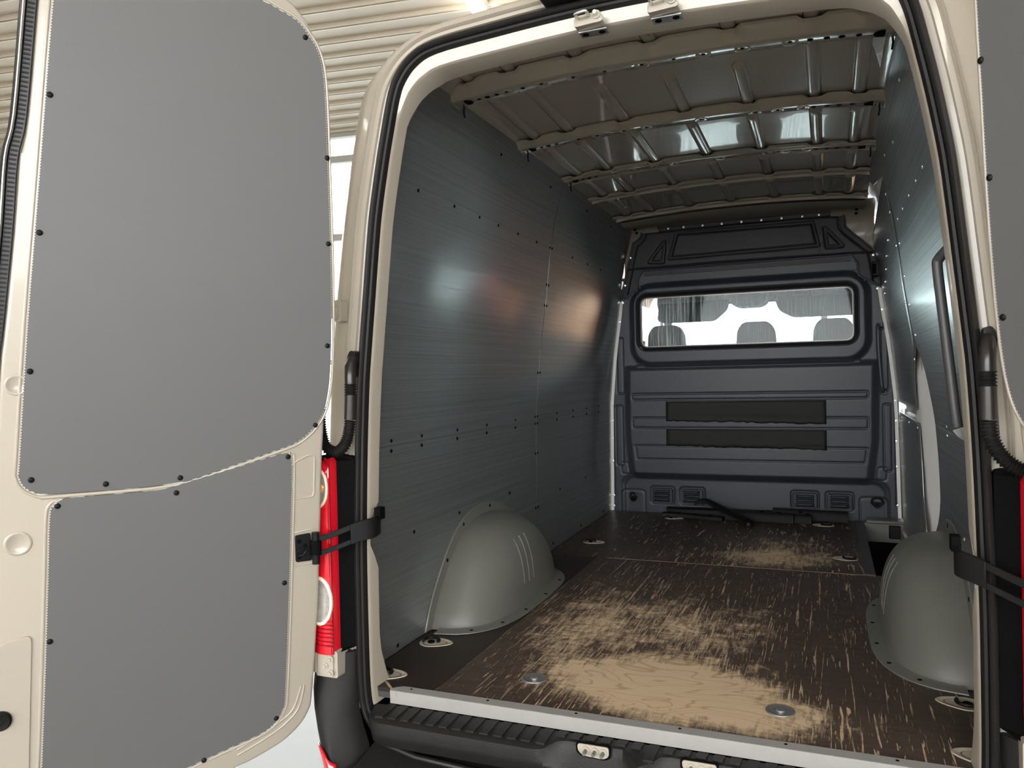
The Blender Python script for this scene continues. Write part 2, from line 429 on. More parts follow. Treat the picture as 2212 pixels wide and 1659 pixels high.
# ------------------------------------------------------------------ the workshop hall around the van
GZ = -0.65                       # ground level; the load floor of the van is z = 0
HE = Vector((0.9893, 0.146, 0)).normalized()      # along the corrugation
HN = Vector((-HE.y, HE.x, 0))                      # across it
def hall(e, n, z): return HE * e + HN * n + Vector((0, 0, z))
HT, HNF, HNB = 3.92, 6.68, -7.5
put('hall_floor', MB().add([hall(-14, HNB, GZ), hall(14, HNB, GZ), hall(14, HNF + 10, GZ), hall(-14, HNF + 10, GZ)], [(0, 1, 2, 3)]), HALLF, kind='structure', smooth=0)
# trapezoid sheet ceiling, one mesh of folded metal
m = MB(); PITCH = 0.286
rows_n = []
n0 = 4.07 - 13 * PITCH - PITCH * 30
k = 0
while n0 + k * PITCH < HNF:
    b0 = n0 + k * PITCH
    rows_n += [(b0 - .032, 0.0), (b0 - .026, .032), (b0 - .012, .034), (b0 - .006, .008), (b0 + .006, .008), (b0 + .012, .034), (b0 + .026, .032), (b0 + .032, 0.0)]
    k += 1
m.grid([[hall(-13, n, HT + .0 - z), hall(13, n, HT - z)] for n, z in rows_n if n < HNF])
put('hall_ceiling', m, HALLP, kind='structure', smooth=20)
# glazed front wall: rails, posts and panes
fw = put('hall_wall', MB().prism([(-13, 3.84), (13, 3.84), (13, 3.95), (-13, 3.95)], lambda e, z, w: hall(e, HNF + w, z), 0, .12)
         .prism([(-13, GZ), (13, GZ), (13, GZ + .35), (-13, GZ + .35)], lambda e, z, w: hall(e, HNF + w, z), 0, .12), FRAMEC, kind='structure', smooth=0)
for z0, z1 in ((3.54, 3.62), (2.60, 2.68), (1.1, 1.16)):
    put('window_rail', MB().prism([(-13, z0), (13, z0), (13, z1), (-13, z1)], lambda e, z, w: hall(e, HNF + w, z), .01, .09), FRAMEC, fw, smooth=0)
ex = -11.85
while ex < 13:
    put('window_post', MB().prism([(ex, GZ + .35), (ex + .06, GZ + .35), (ex + .06, 3.84), (ex, 3.84)], lambda e, z, w: hall(e, HNF + w, z), .012, .088), FRAMEC, fw, smooth=0)
    for z0, z1 in ((GZ + .35, 1.1), (1.16, 2.6), (2.68, 3.54), (3.62, 3.84)):
        put('pane', MB().prism([(ex + .06, z0), (ex + 1.66, z0), (ex + 1.66, z1), (ex + .06, z1)], lambda e, z, w: hall(e, HNF + w, z), .045, .055), GLASS, fw, smooth=0)
    ex += 1.66
# left hall wall with a dark beam under the ceiling
lw = put('hall_wall', MB().prism([(HNB, GZ), (HNF, GZ), (HNF, 3.92), (HNB, 3.92)], lambda n, z, w: hall(-8.6 + w, n, z), 0, -.1), HALLP, kind='structure', smooth=0)
put('beam', MB().prism([(HNB, 3.50), (HNF, 3.50), (HNF, 3.64), (HNB, 3.64)], lambda n, z, w: hall(-8.4 + w, n, z), 0, -.18), BEAMC, lw, smooth=0)
# unseen right and back walls added to limit the daylight, window band shaped for it
put('hall_wall', MB().prism([(HNB, GZ), (HNF, GZ), (HNF, 3.92), (HNB, 3.92)], lambda n, z, w: hall(9.0 + w, n, z), 0, .1), HALLP, kind='structure', smooth=0)
LIGHT_BAND = (-7.6, 8.2, 3.75, 0.9)
put('hall_wall', MB().prism([(-8.7, GZ), (LIGHT_BAND[0], GZ), (LIGHT_BAND[0], 3.92), (-8.7, 3.92)], lambda e, z, w: hall(e, HNB + w, z), 0, -.1)
    .prism([(LIGHT_BAND[1], GZ), (9.1, GZ), (9.1, 3.92), (LIGHT_BAND[1], 3.92)], lambda e, z, w: hall(e, HNB + w, z), 0, -.1)
    .prism([(LIGHT_BAND[0], GZ), (LIGHT_BAND[1], GZ), (LIGHT_BAND[1], LIGHT_BAND[3]), (LIGHT_BAND[0], LIGHT_BAND[3])], lambda e, z, w: hall(e, HNB + w, z), 0, -.1)
    .prism([(LIGHT_BAND[0], LIGHT_BAND[2]), (LIGHT_BAND[1], LIGHT_BAND[2]), (LIGHT_BAND[1], 3.92), (LIGHT_BAND[0], 3.92)], lambda e, z, w: hall(e, HNB + w, z), 0, -.1), HALLP, kind='structure', smooth=0)
put('yard_ground', MB().add([hall(-40, -40, GZ - .01), hall(40, -40, GZ - .01), hall(40, 50, GZ - .01), hall(-40, 50, GZ - .01)], [(0, 1, 2, 3)]), HALLF, kind='structure', smooth=0)
# ceiling battens, real twin tube fixtures
def batten(e, n, label):
    c = hall(e, n, HT - .10)
    t = empty('ceiling_lamp', c, label, 'lamp', 'fluorescent battens under the hall ceiling')
    put('housing', MB().prism([(-.055, .03), (.055, .03), (.07, .085), (-.07, .085)], lambda a, z, w: c + HE * a + HN * w + Vector((0, 0, z)), -.75, .75), LAMPH, t, smooth=0)
    for s in (-.035, .035):
        put('tube', MB().tube([c + HE * s + HN * -.72, c + HE * s + HN * .72], .019, 10), LAMPE, t)
    for w in (-.75, .72):
        put('socket', MB().prism([(-.06, -.02), (.06, -.02), (.06, .04), (-.06, .04)], lambda a, z, q: c + HE * a + HN * q + Vector((0, 0, z)), w, w + .03), LAMPH, t, smooth=0)
batten(-1.47, 3.42, 'white twin tube ceiling lamp seen above the roof edge of the van')
for e, n, lab in ((-5.5, -1.5, 'over the left side of the hall'), (0.6, -1.5, 'right above the open van doors'), (5.5, -1.5, 'over the right side of the hall'), (-5.5, -5.2, 'behind the viewer on the left'), (0.6, -5.2, 'behind the viewer in line with the van'), (5.5, -5.2, 'behind the viewer on the right')):
    batten(e, n, 'white twin tube ceiling lamp ' + lab)
# lorry guessed and added outside: its colours tint the reflection in the wall lining
tr = empty('lorry', (2.9, 10.6, GZ), 'orange and red lorry stand-in, added outside the glazed front wall to colour the wall reflection', 'lorry')
put('cargo_box', MB().box(2.9, 6.9, 9.7, 11.9, 0.25, 3.1), TRUCKO, tr, bev=.03)
put('cargo_panel', MB().box(5.3, 6.6, 9.68, 9.70, 0.45, 1.6), TRUCKW, tr)
put('cab', MB().prism([(1.3, -.2), (2.85, -.2), (2.85, 2.3), (1.75, 2.3), (1.32, 1.0)], lambda x, z, w: (x, w, z), 9.75, 11.85), TRUCKR, tr, bev=.05)
put('cab_window', MB().prism([(1.62, 1.15), (2.5, 1.15), (2.5, 1.95), (1.85, 1.95)], lambda x, z, w: (x, w, z), 9.73, 9.75), BLACK, tr)
put('chassis', MB().box(1.5, 6.8, 9.9, 11.7, -.2, .24), BLACKM, tr)
for x in (1.95, 5.2):
    for y in (9.8, 11.5):
        put('wheel', MB().lathe((x, y, GZ + .42), (0, 1, 0), [(.0, 0), (.24, 0), (.26, .02), (.40, .02), (.42, .06), (.42, .24), (.40, .27), (0, .27)], 24), BLACKM, tr)

# ------------------------------------------------------------------ van body shell
YB = 3.131                       # bulkhead
SEAL = [(0.0, .800), (.1, .803), (.35, .803), (.5, .800), (.72, .795), (.9, .787), (1.0, .779), (1.15, .765), (1.33, .748), (1.42, .737), (1.55, .715), (1.65, .695)]
def ylean(z): return -.018 + .030 * max(0, z - .5) + (0 if z > 0 else .0)
SIDE = [(-.45, .955), (-.2, .985), (0.1, .993), (.5, .990), (.9, .975), (1.15, .955), (1.42, .915), (1.6, .878), (1.72, .825), (1.82, .77), (1.88, .70), (1.92, .60), (1.945, .45), (1.955, .25), (1.96, 0)]
half = [(0, -.137), (.35, -.137), (.60, -.136), (.67, -.134), (.735, -.120), (.772, -.090), (.792, -.050)] + [(x, z) for z, x in SEAL] + \
       [(.676, 1.735), (.655, 1.787), (.612, 1.834), (.54, 1.862), (.36, 1.876), (.17, 1.886), (0, 1.889)]
full = [(-x, z) for x, z in half] + [(x, z) for x, z in reversed(half[1:-1])]      # from the sill up the left side, over the top, down the right
loop = [(p.x, p.y) for p in spline([(x, z, 0) for x, z in full], 4, closed=True)]
def outward(i):
    a, b = loop[i - 1], loop[(i + 1) % len(loop)]
    t = Vector((b[0] - a[0], b[1] - a[1])).normalized()
    return (-t.y, t.x)                                     # the loop runs clockwise: outward lies on its left
def prof_point(i, o, y):
    x, z = loop[i]; nx, nz = outward(i)
    return (x + nx * o, ylean(z) + y, z + nz * o)
def topness(i):
    z = loop[i][1]
    return max(0, min(1, (z - 1.68) / .16))
van = empty('van', (0, 0.4, GZ), 'cream white panel van with both rear doors wide open', 'van')
N = len(loop)
# the inner lip of the opening (cream reveal behind the seal); open at the sill, notched where the door straps pass
rows = []
seq = [i for i in range(N) if loop[i][1] > -.055]
start = next(i for i in range(N) if loop[i][1] > -.055 and loop[i - 1][1] <= -.055)
seq = [(start + k) % N for k in range(len(seq))]
for i in seq:
    t = topness(i); x, z = loop[i]
    dep = lerp(.052 + .008 * max(0, min(1, z)), .10, t)
    if abs(z - .46) < .085 and abs(x) > .7: dep = .012 + max(0, abs(z - .46) - .045) * 1.0
    a = lerp(.003, .036, t)
    if z < .12 and abs(x) > .7: dep += (0.12 - z) * .35
    rows.append([prof_point(i, -.004, .012), prof_point(i, -.014, .010), prof_point(i, -.017, .003), prof_point(i, -.017 - a * .9, .008), prof_point(i, -.0185 - a, .016),
                 prof_point(i, -.020 - a, dep), prof_point(i, -.016 - a, dep + .004), prof_point(i, .0, dep + .004)])
put('door_opening_lip', MB().grid(rows), CREAM, van, smooth=40)
# outer channel, drip ridge and rounded body corner; upper part only (the bumper takes over below)
rows = []
for i in seq:
    x, z = loop[i]; nx, nz = outward(i)
    t = topness(i)
    # end on the outer skin, at y = .14
    up = nz * nz * (3 - 2 * abs(nz)) if z > .5 else 0        # 0 on the flanks, 1 along the roof
    sx0, sz0 = math.copysign(interp(z, SIDE), x), z
    oE = lerp(.19, .10, up)
    wgt = max(0, min(1, (z - 1.45) / .25)) if z > .5 else 0
    ex, ez = lerp(sx0, x + nx * oE, wgt), lerp(sz0, z + nz * oE, wgt)
    oA = lerp(.082, .058, up)
    gk = oA / .082
    ly = ylean(z)
    def q(o, y): return prof_point(i, o, y)
    A = q(oA, .006); E = (ex, ly + .17, ez)
    def corner(s):
        # quarter-round from the rear face to the flank
        cx, cz = E[0], E[2]
        a = math.pi / 2 * s
        w1, w2 = math.sin(a), 1 - math.cos(a)
        return (A[0] + (cx - A[0]) * w1, A[1] + (E[1] - A[1]) * w2, A[2] + (cz - A[2]) * w1)
    rows.append([q(.004, .012), q(.017, .008)] + [q(o * gk, yy) for o, yy in ((.034, .003), (.037, -.004), (.050, -.004), (.054, -.010), (.058, -.004), (.062, -.010), (.066, -.002))] +
                [corner(s) for s in (0, .12, .26, .42, .6, .8, 1.0)] + [(ex, .6, ez), (ex, 2.0, ez), (ex, 3.4, ez)])
put('rear_frame', MB().grid(rows), CREAM, van, smooth=32)
# roof skin outside and the flanks further forward
top = [(x, z) for z, x in reversed(SIDE)]
sk = [(-x, z) for x, z in reversed(top[1:])] + top
rows = [[(x, y, z) for x, z in sk if z > 1.3] for y in (3.38, 4.0)]
rows += [[(x * .985, 4.5, z - max(0, z - 1.3) * .35) for x, z in sk if z > 1.3]]
put('roof_outer_skin', MB().grid(rows), CREAM, van, smooth=60)
for s in (-1, 1):
    fl = MB()
    ys = (.17, .8, 1.6, 2.4, 3.3)
    fl.grid([[(s * interp(z, SIDE), y, z) for z in (-.32, -.2, 0, .3, .6, .9, 1.15, 1.42)] for y in ys])
    put('flank', fl, CREAM, van, smooth=60)
    put('cab_door', MB().grid([[(s * interp(z, SIDE) * (1 - .02 * (y - 3.3)), y, z) for z in (-.32, -.2, 0, .3, .6, .78)] for y in (3.3, 3.9, 4.6, 5.2)]), CREAM, van, smooth=60)
    put('side_pillar', MB().tube([(s * .93, 3.32, .75), (s * .86, 3.36, 1.5)], .035, 8), CREAM, van)
    put('windscreen_pillar', MB().tube([(s * .84, 5.24, .48), (s * .80, 4.95, .95), (s * .74, 4.55, 1.50)], .032, 8), HEADL, van)
    wheel = MB().lathe((s * .80, .98, GZ + .335), (s, 0, 0), [(0, .02), (.16, .02), (.2, .0), (.29, .0), (.335, .03), (.335, .16), (.3, .19), (0, .19)], 28)
    put('wheel', wheel, BLACKM, van)
put('bonnet', MB().prism([(5.2, -.25), (5.95, -.25), (5.98, .10), (5.85, .30), (5.2, .48)], lambda y, z, w: (w, y, z), -.92, .92), CREAM, van, bev=.06, seg=3)
put('dashboard', MB().prism([(4.75, .0), (5.2, .0), (5.2, .50), (4.95, .58), (4.75, .46)], lambda y, z, w: (w, y, z), -.82, .82), BLACKM, van, bev=.03)
put('windscreen', MB().prism([(5.22, .50), (5.23, .51), (4.55, 1.52), (4.54, 1.51)], lambda y, z, w: (w, y, z), -.80, .80), GLASS, van)
for s in (-1, 1):
    put('cab_window', MB().grid([[(s * (interp(z, SIDE) - .03), y, z) for z in (.80, 1.1, 1.45)] for y in (3.40, 4.0, 4.5)]), GLASS, van)
put('cab_headliner', MB().grid([[(x, y, 1.52 + .05 * (1 - (x / .8) ** 2) + (.03 if y < 3.6 else 0)) for x in (-.8, -.5, -.2, 0, .2, .5, .8)] for y in (3.17, 3.6, 4.1, 4.5)]), HEADL, van, smooth=60)
put('cab_header_rail', MB().tube([(-.8, 4.45, 1.480), (-.3, 4.47, 1.495), (.3, 4.47, 1.495), (.8, 4.45, 1.480)], .045, 10), HEADL, van)
for s, x0, x1 in ((-1, -.80, -.22), (1, .11, .70)):
    vz = fillet([(x0, 1.335), (x0 + .02, 1.475), (x1, 1.475), (x1 - .02, 1.40), (x1 - .12, 1.315), (x0 + .06, 1.315)] if s < 0 else [(x0, 1.475), (x1, 1.475), (x1, 1.315), (x0 + .14, 1.315), (x0 + .04, 1.37)], .03)
    put('sun_visor', MB().prism(vz, lambda x, z, w: (x, w, z), 4.40, 4.42), VISOR, van, bev=.006)
put('overhead_console', MB().prism(fillet([(-.22, 1.54), (.10, 1.54), (.07, 1.425), (.02, 1.40), (-.14, 1.40), (-.19, 1.425)], .02), lambda x, z, w: (x, w, z), 4.1, 4.36), HEADL, van, bev=.015)
put('underbody', MB().box(-.9, .9, .1, 5.2, -.30, -.10), BLACKM, van)

# door seal: an outer bulb and an inner ribbed grip, running all round the opening
def seal_row(i, pts): return [prof_point(i, o, y) for o, y in pts]
bulb = [(.014, .006), (.017, -.008), (.013, -.020), (.004, -.024), (-.002, -.018), (-.003, -.006)]
grip = [(-.003, .006), (-.003, -.012), (-.006, -.016), (-.012, -.014), (-.0165, -.004), (-.016, .008)]
sealo = tag(put('door_seal', MB().grid([seal_row(i, bulb) for i in range(N)], close_u=True), RUBBER, smooth=60, loc=(0, 0, -.14)), 'black rubber seal running all round the rear door opening', 'seal')
put('seal_grip', MB().grid([seal_row(i, grip) for i in range(N)], close_u=True), RUBBERD, sealo, smooth=40)
# high level brake lamp above the opening
bl = empty('brake_lamp', (0, -.02, 1.905), 'dark high level brake lamp over the rear opening', 'lamp')
put('lamp_housing', MB().prism(fillet([(-.205, 1.906), (.3, 1.910), (.3, 1.972), (-.205, 1.966)], .008), lambda x, z, w: (x, w, z), -.05, .10), RUBBER, bl, bev=.006)
put('lamp_lens', MB().prism(fillet([(-.19, 1.932), (.29, 1.936), (.29, 1.964), (-.19, 1.958)], .006), lambda x, z, w: (x, w, z), -.056, -.05), REDD, bl)

# latch strikers under the roof header and in the step
def striker_top(x0, label):
    z0 = 1.842
    t = empty('latch_striker', (x0, .01, z0), label, 'latch', 'door latch strikers on the roof header')
    put('mount_pad', MB().prism(fillet([(x0 - .035, z0 - .016), (x0 + .045, z0 - .012), (x0 + .04, z0 + .014), (x0 - .032, z0 + .012)], .010), lambda x, z, w: (x, w, z), -.012, .022), CREAM, t, bev=.003)
    put('striker_loop', MB().tube(spline([(x0 - .022, -.010, z0 + .004), (x0 - .022, -.036, z0 + .004), (x0 - .018, -.044, z0 + .004), (x0 + .004, -.044, z0 + .007), (x0 + .008, -.036, z0 + .007), (x0 + .008, -.010, z0 + .007)], 3), .0042, 8), STEEL, t)
    put('guide_pin', MB().tube([(x0 + .028, -.008, z0 + .006), (x0 + .028, -.032, z0 + .006)], .0055, 10), STEEL, t)
    put('washer', MB().lathe((x0 + .028, -.013, z0 + .006), (0, -1, 0), [(0, 0), (.011, 0), (.011, .003), (0, .003)], 16), CREAM, t)
    put('bracket', MB().box(x0 - .03, x0 + .045, .02, .055, z0 - .019, z0 - .016), STEEL, t)
    for dx in (-.015, .03):
        put('slot', MB().lathe((x0 + dx, .036, z0 - .019), (0, 0, -1), [(0, 0), (.009, 0), (.009, .0015), (0, .0015)], 12), BLACKM, t)
striker_top(-.082, 'cream latch striker with steel loop on the roof header, nearer the left jamb')
striker_top(.112, 'cream latch striker with steel loop on the roof header, right of its twin')
# ------------------------------------------------------------------ load room: floor, walls, roof
WALLX = [(0, .872), (.25, .868), (.71, .861), (1.03, .832), (1.3, .793), (1.53, .766), (1.69, .735), (1.82, .700), (1.92, .668)]
def wx(z): return interp(z, WALLX)
fl = put('floor', MB().box(-.885, .885, .012, 1.80, -.030, -.0125).box(-.885, .64, 1.80, YB, -.030, -.0125), TRIMG, kind='structure', smooth=0)
put('floor_board', MB().box(-.868, -.6015, .012, 1.786, -.012, 0.0), FLOORD, fl, smooth=0, label='dark floor board along the wall')
put('floor_board', MB().box(-.5985, .868, .006, 1.786, -.012, .0015), FLOORM, fl, smooth=0, label='worn floor board with bare tan wood')
put('floor_board', MB().box(-.868, .640, 1.7885, YB - .01, -.012, -.002), FLOORF, fl, smooth=0, label='scuffed dark floor board by the bulkhead')
put('chipped_edge', MB().box(-.55, .665, 1.7795, 1.7862, .0012, .0019), PLY, fl, smooth=0)
put('splintered_edge', MB().prism([(-.745, .02), (-.70, -.012), (-.76, .045), (-.79, .065)], lambda x, y, w: (x, y, w), -.014, .001), PLY, fl)
# angle trim along the step well of the side door
put('step_edge_trim', MB().box(.622, .668, 1.80, YB - .02, -.004, .003).box(.660, .668, 1.80, YB - .02, -.22, .003), TRIMG, fl, bev=.001)
# side door step well
put('step_well', MB().box(.668, .93, 1.80, YB, -.235, -.225).box(.668, .93, 1.795, 1.80, -.235, 0).box(.668, .93, YB - .012, YB, -.235, -.02), BLACKM, fl, smooth=0)
put('step_tread', (lambda m: [m.box(.675, .92, y, y + .012, -.225, -.219) for y in np.arange(1.84, 3.1, .03)] and m)(MB()), BLACKM, fl, smooth=0)
put('guide_rail', MB().box(.67, .90, 3.02, 3.10, -.105, .012), GREYPL, fl, bev=.006)
put('guide_rail_cover', MB().box(.68, .89, 2.99, 3.10, .012, .03), GREYPL, fl, bev=.006)

# aluminium sill strip
ss = empty('sill_strip', (0, 0, 0), 'scuffed white aluminium edge strip along the rear sill', 'edge strip')
put('top_flange', MB().prism(fillet([(-.722, -.008), (.86, -.008), (.86, .030), (-.700, .030), (-.722, .012)], [0, 0, .0, .008, .008], 3), lambda x, y, w: (x, y, w), .0017, .0040), ALU, ss, bev=.0008)
put('front_flange', MB().box(-.722, .86, -.0105, -.008, -.034, .004), ALU, ss, bev=.0008)
rv = put('rivet', MB().lathe((0, 0, 0), (0, 0, 1), [(.0, .0006), (.0042, .0005), (.0042, 0), (0, 0)], 10), BLACKM, ss)
copies(rv, [(x, .016, .0041) for x in (-.665, -.42, -.16, .118, .375, .62, .8)], ss)

# wall lining: four sheets a side, each with its own thickness
def wall_sheet(s, y0, y1, z0, z1, parent, label=None, mat_=WALLG, cut=None, name='wall_panel'):
    zs = list(np.linspace(z0, z1, max(3, int((z1 - z0) / .05) + 1)))
    m = MB(); rows_in, rows_out = [], []
    for z in zs:
        a0, a1 = (y0, y1) if cut is None else (y0, cut(z))
        ys = np.linspace(a0, a1, 10)
        rows_in.append([(s * wx(z), y, z) for y in ys]); rows_out.append([(s * (wx(z) + .004), y, z) for y in ys])
    nr, nc = len(zs), 10
    m.grid(rows_in); m.grid(rows_out)
    k = nr * nc
    for j in range(nc - 1):
        m.f += [(j, j + 1, k + j + 1, k + j), ((nr-1)*nc + j, (nr-1)*nc + j + 1, k + (nr-1)*nc + j + 1, k + (nr-1)*nc + j)]
    for i in range(nr - 1):
        m.f += [(i*nc, (i+1)*nc, k + (i+1)*nc, k + i*nc), (i*nc + nc-1, (i+1)*nc + nc-1, k + (i+1)*nc + nc-1, k + i*nc + nc-1)]
    return put(name, m, mat_, parent, smooth=30, label=label)
def backing(s, y0, y1):
    return MB().grid([[(s * (wx(z) + .05), y, z) for y in (y0, y1)] for z in (-.2, .0, .25, .5, .71, .9, 1.03, 1.2, 1.3, 1.53, 1.69, 1.82, 1.92)])
wl = put('wall_left', backing(-1, .10, 3.2), CREAM, kind='structure', smooth=60)
SX = 1.655
wall_sheet(-1, .075, SX - .0022, .001, .6938, wl); wall_sheet(-1, .075, SX - .0022, .6952, 1.90, wl)
wall_sheet(-1, SX + .0022, 3.10, .001, .6938, wl); wall_sheet(-1, SX + .0022, 3.10, .6952, 1.90, wl)
put('seam_backing', MB().grid([[(-(wx(z) + .006), y, z) for y in (SX - .02, SX + .02)] for z in np.linspace(0, 1.9, 20)]).grid([[(-(wx(z) + .0065), y, z) for y in (.09, 3.1)] for z in (.67, .72)]), TRIMG, wl, smooth=0)
def screw_mesh(): return MB().lathe((0, 0, 0), (0, 0, 1), [(.0065, -.001), (.0062, .0012), (.0038, .0030), (.0015, .0034), (0, .0030)], 10)
sc0 = put('screw', screw_mesh(), BLACKM, wl)
sp = [(y, z) for z in (.712, .678) for y in (.263, .473, .762, 1.047, 1.376, 1.640, 1.672, 1.976, 2.262, 2.529, 2.8)]
sp += [(y, 1.54) for y in (.313, .584, .806, .994, 1.215, 1.453, 1.64, 1.672, 2.004, 2.286, 2.565)]
sp += [(y, z) for z in (.26, .53, .93, 1.26, 1.36) for y in (1.640, 1.672)] + [(.774, .385), (.411, .38), (.291, .02), (1.30, .385), (2.02, .30), (2.5, .30), (1.9, .03), (2.4, .03), (2.9, .03)] + [(y, 1.80) for y in (.9, 1.5, 2.1, 2.6)]
def wall_dots(src, s, pts, parent):
    out = copies(src, [(s * (wx(z) - .0005), y, z) for y, z in pts], parent)
    for o, (y, z) in zip(out, pts):
        sl = math.atan2(wx(z - .05) - wx(z + .05), .1)
        o.rotation_euler = (0, -s * (PI / 2) + 0 * sl, 0)
    return out
wall_dots(sc0, -1, sp, wl)
for dz in (0, .012):
    put('pressed_bead', MB().tube([(-wx(1.772 + dz) + .0005, y, 1.772 + dz + .02 * y) for y in (.10, .6, 1.1, 1.65)], .0022, 8), WALLG, wl)

# right wall: rear lining cut away around the pillar, then the sliding door with its own lining
wr = put('wall_right', backing(1, .10, 1.30), CREAM, kind='structure', smooth=60)
CUT = [(0, 1.62), (.2, 1.55), (.25, 1.49), (.34, 1.34), (.42, 1.285), (.5, 1.29), (.58, 1.305), (.75, 1.385), (.875, 1.47), (.95, 1.58), (1.0, 1.70), (1.05, 1.735), (1.3, 1.74), (1.55, 1.75), (1.70, 1.765), (1.775, 1.80), (1.80, 2.2), (1.92, 2.4)]
wall_sheet(1, .075, 1.6, .001, .6935, wr, cut=lambda z: interp(z, CUT)); wall_sheet(1, .075, 1.6, .6955, 1.90, wr, cut=lambda z: interp(z, CUT), mat_=WALLG)
# cream pillar behind the cut-out
put('door_pillar', MB().grid([[(wx(z) + dx, y, z) for dx, y in ((.140, 1.70), (.130, 1.735), (.066, 1.80), (.040, 1.88), (.020, 1.975), (.016, 2.0), (.016, 2.2))] for z in (-.2, .1, .4, .7, .9, 1.0, 1.1, 1.4, 1.8)]), CREAM_LIT, wr, smooth=25)
put('step_sill', MB().box(.86, .93, 1.3, 3.12, -.235, -.01), CREAM, wr, smooth=0)
sc1 = put('screw', screw_mesh(), STEEL, wr)
wall_dots(sc1, 1, [(.719, 1.53), (.91, 1.53), (1.148, 1.53), (1.393, 1.53), (1.62, 1.53), (1.70, 1.44), (1.70, 1.30), (1.70, 1.18), (1.68, 1.05), (.30, .71), (.30, .68), (.62, .71), (.62, .68), (1.05, .71), (1.05, .68), (.75, .385), (.42, .38), (.55, .42), (1.2, 1.74), (1.5, 1.77), (.7, 1.80)], wr)
sd = empty('sliding_door', (.86, 2.5, -.2), 'closed side sliding door lined in grey sheet, by the bulkhead', 'door')
DX = .012
def dwx(z): return wx(z) + DX
DY0, DY1 = 1.80, 3.09
dpoly = fillet([(DY0 + .10, -.18), (DY1, -.18), (DY1, 1.70), (1.76, 1.755), (1.765, 1.05), (1.93, .90), (2.0, .75), (1.94, .45)], [.05, .03, .12, .10, .1, .1, .1, .1], 8)
def door_surface(poly, off, mat_, name, label=None):
    """sheet following the wall profile inside a y-z outline"""
    zs = np.linspace(min(p[1] for p in poly), max(p[1] for p in poly), 46)
    rows = []
    for z in zs:
        zc = min(max(z, zs[0] + 1e-4), zs[-1] - 1e-4); xs = []
        for (ya, za), (yb, zb) in zip(poly, poly[1:] + poly[:1]):
            if (za - zc) * (zb - zc) < 0: xs.append(ya + (yb - ya) * (zc - za) / (zb - za))
        if len(xs) < 2: continue
        a, b = min(xs), max(xs)
        rows.append([(dwx(max(z, 0)) + off, y, z) for y in np.linspace(a, b, 12)])
    m = MB().grid(rows)
    o = put(name, m, mat_, sd, smooth=30, label=label)
    md = o.modifiers.new('thick', 'SOLIDIFY'); md.thickness = .004; md.offset = 0
    return o
door_surface(dpoly, .020, CREAM, 'door_frame', 'cream door frame')
up = fillet([(2.03, .72), (DY1 - .02, .72), (DY1 - .02, 1.66), (1.757, 1.745), (1.757, 1.01), (1.90, .935), (1.975, .87)], [.02, .02, .12, .08, .05, .05, .05], 8)
door_surface(up, -.0085, WALLG2, 'upper_lining')
lo = fillet([(1.86, -.14), (DY1 - .03, -.14), (DY1 - .03, .66), (2.0, .66), (1.95, .5), (1.92, .32), (1.85, .2)], .03, 6)
door_surface(lo, -.004, WALLG2, 'lower_lining')
put('door_rubber', MB().tube([(dwx(max(z, 0)) - .006, y, z) for y, z in up[18:38]], .006, 6), RUBBER, sd)
sc2 = put('screw', screw_mesh(), STEEL, sd)
wall_dots(sc2, 1, [(1.84, 1.68), (1.84, 1.6), (1.84, 1.45), (1.84, 1.2), (1.84, .95), (2.2, 1.53), (2.4, 1.48), (2.55, 1.43), (2.7, 1.38), (2.85, 1.33), (2.0, .64), (2.4, .64), (2.8, .64)], sd)
put('door_catch', MB().box(.800, .862, 3.00, 3.05, -.075, .0).box(.835, .875, 3.02, 3.05, -.085, -.01), BLACK, sd, bev=.006)
# upper latch box where the sliding door meets the bulkhead
lb = empty('latch_box', (.765, 3.085, 1.49), 'small black latch box beside the upper bulkhead, at the sliding door', 'latch')
put('box_cover', MB().box(.738, .785, 3.055, 3.105, 1.452, 1.54), BLACK, lb, bev=.006)
put('box_flap', MB().box(.742, .760, 3.050, 3.056, 1.465, 1.525), BLACKM, lb, bev=.003)

# roof: glossy primer coloured skin, pressed ribs, side rails and five bows
def skz(x): return 1.930 - .032 * (abs(x) / .70) ** 2.2
SAG = [(.06, .004), (.495, 0), (1.12, -.022), (1.72, -.033), (3.15, -.050)]
def sag(y): return interp(y, SAG)
xs = np.linspace(-.70, .70, 29)
ce = put('ceiling', MB().grid([[(x, y, skz(x) + sag(y)) for x in xs] for y in (.09, .3, .495, .7, .9, 1.12, 1.3, 1.5, 1.72, 2.2, 2.8, 3.2)]), ROOFP, kind='structure', smooth=60)
BOWS = [.495, 1.1225, 1.7176, 2.148, 2.685]
edges = [.06] + BOWS + [3.12]
def pressed_rib(x, y0, y1, r=.022):
    m = MB(); rows = []
    L = y1 - y0; ns = 14
    for k in range(ns + 1):
        s = k / ns
        y = y0 + L * s
        d = min(y - y0, y1 - y) ; w = r * math.sqrt(max(0, min(1, 1 - max(0, 1 - d / r) ** 2))) + 1e-4
        rows.append([(x + w * math.sin(a), y, skz(x) + sag(y) + .002 - .013 * math.cos(a) * (w / r)) for a in np.linspace(-PI/2, PI/2, 9)])
    return m.grid(rows)
for bi, (a, b) in enumerate(zip(edges, edges[1:])):
    if bi == 5: break
    for x in (-.605, -.46, -.232, 0.0, .232, .46, .605):
        y0 = a + .02; y1 = b - .045
        if bi == 1 and abs(x) < .3: y0 = a + .15
        if bi == 0: y0 = a + .03
        put('roof_rib', pressed_rib(x, y0, y1, .024), ROOFP, ce, smooth=60)
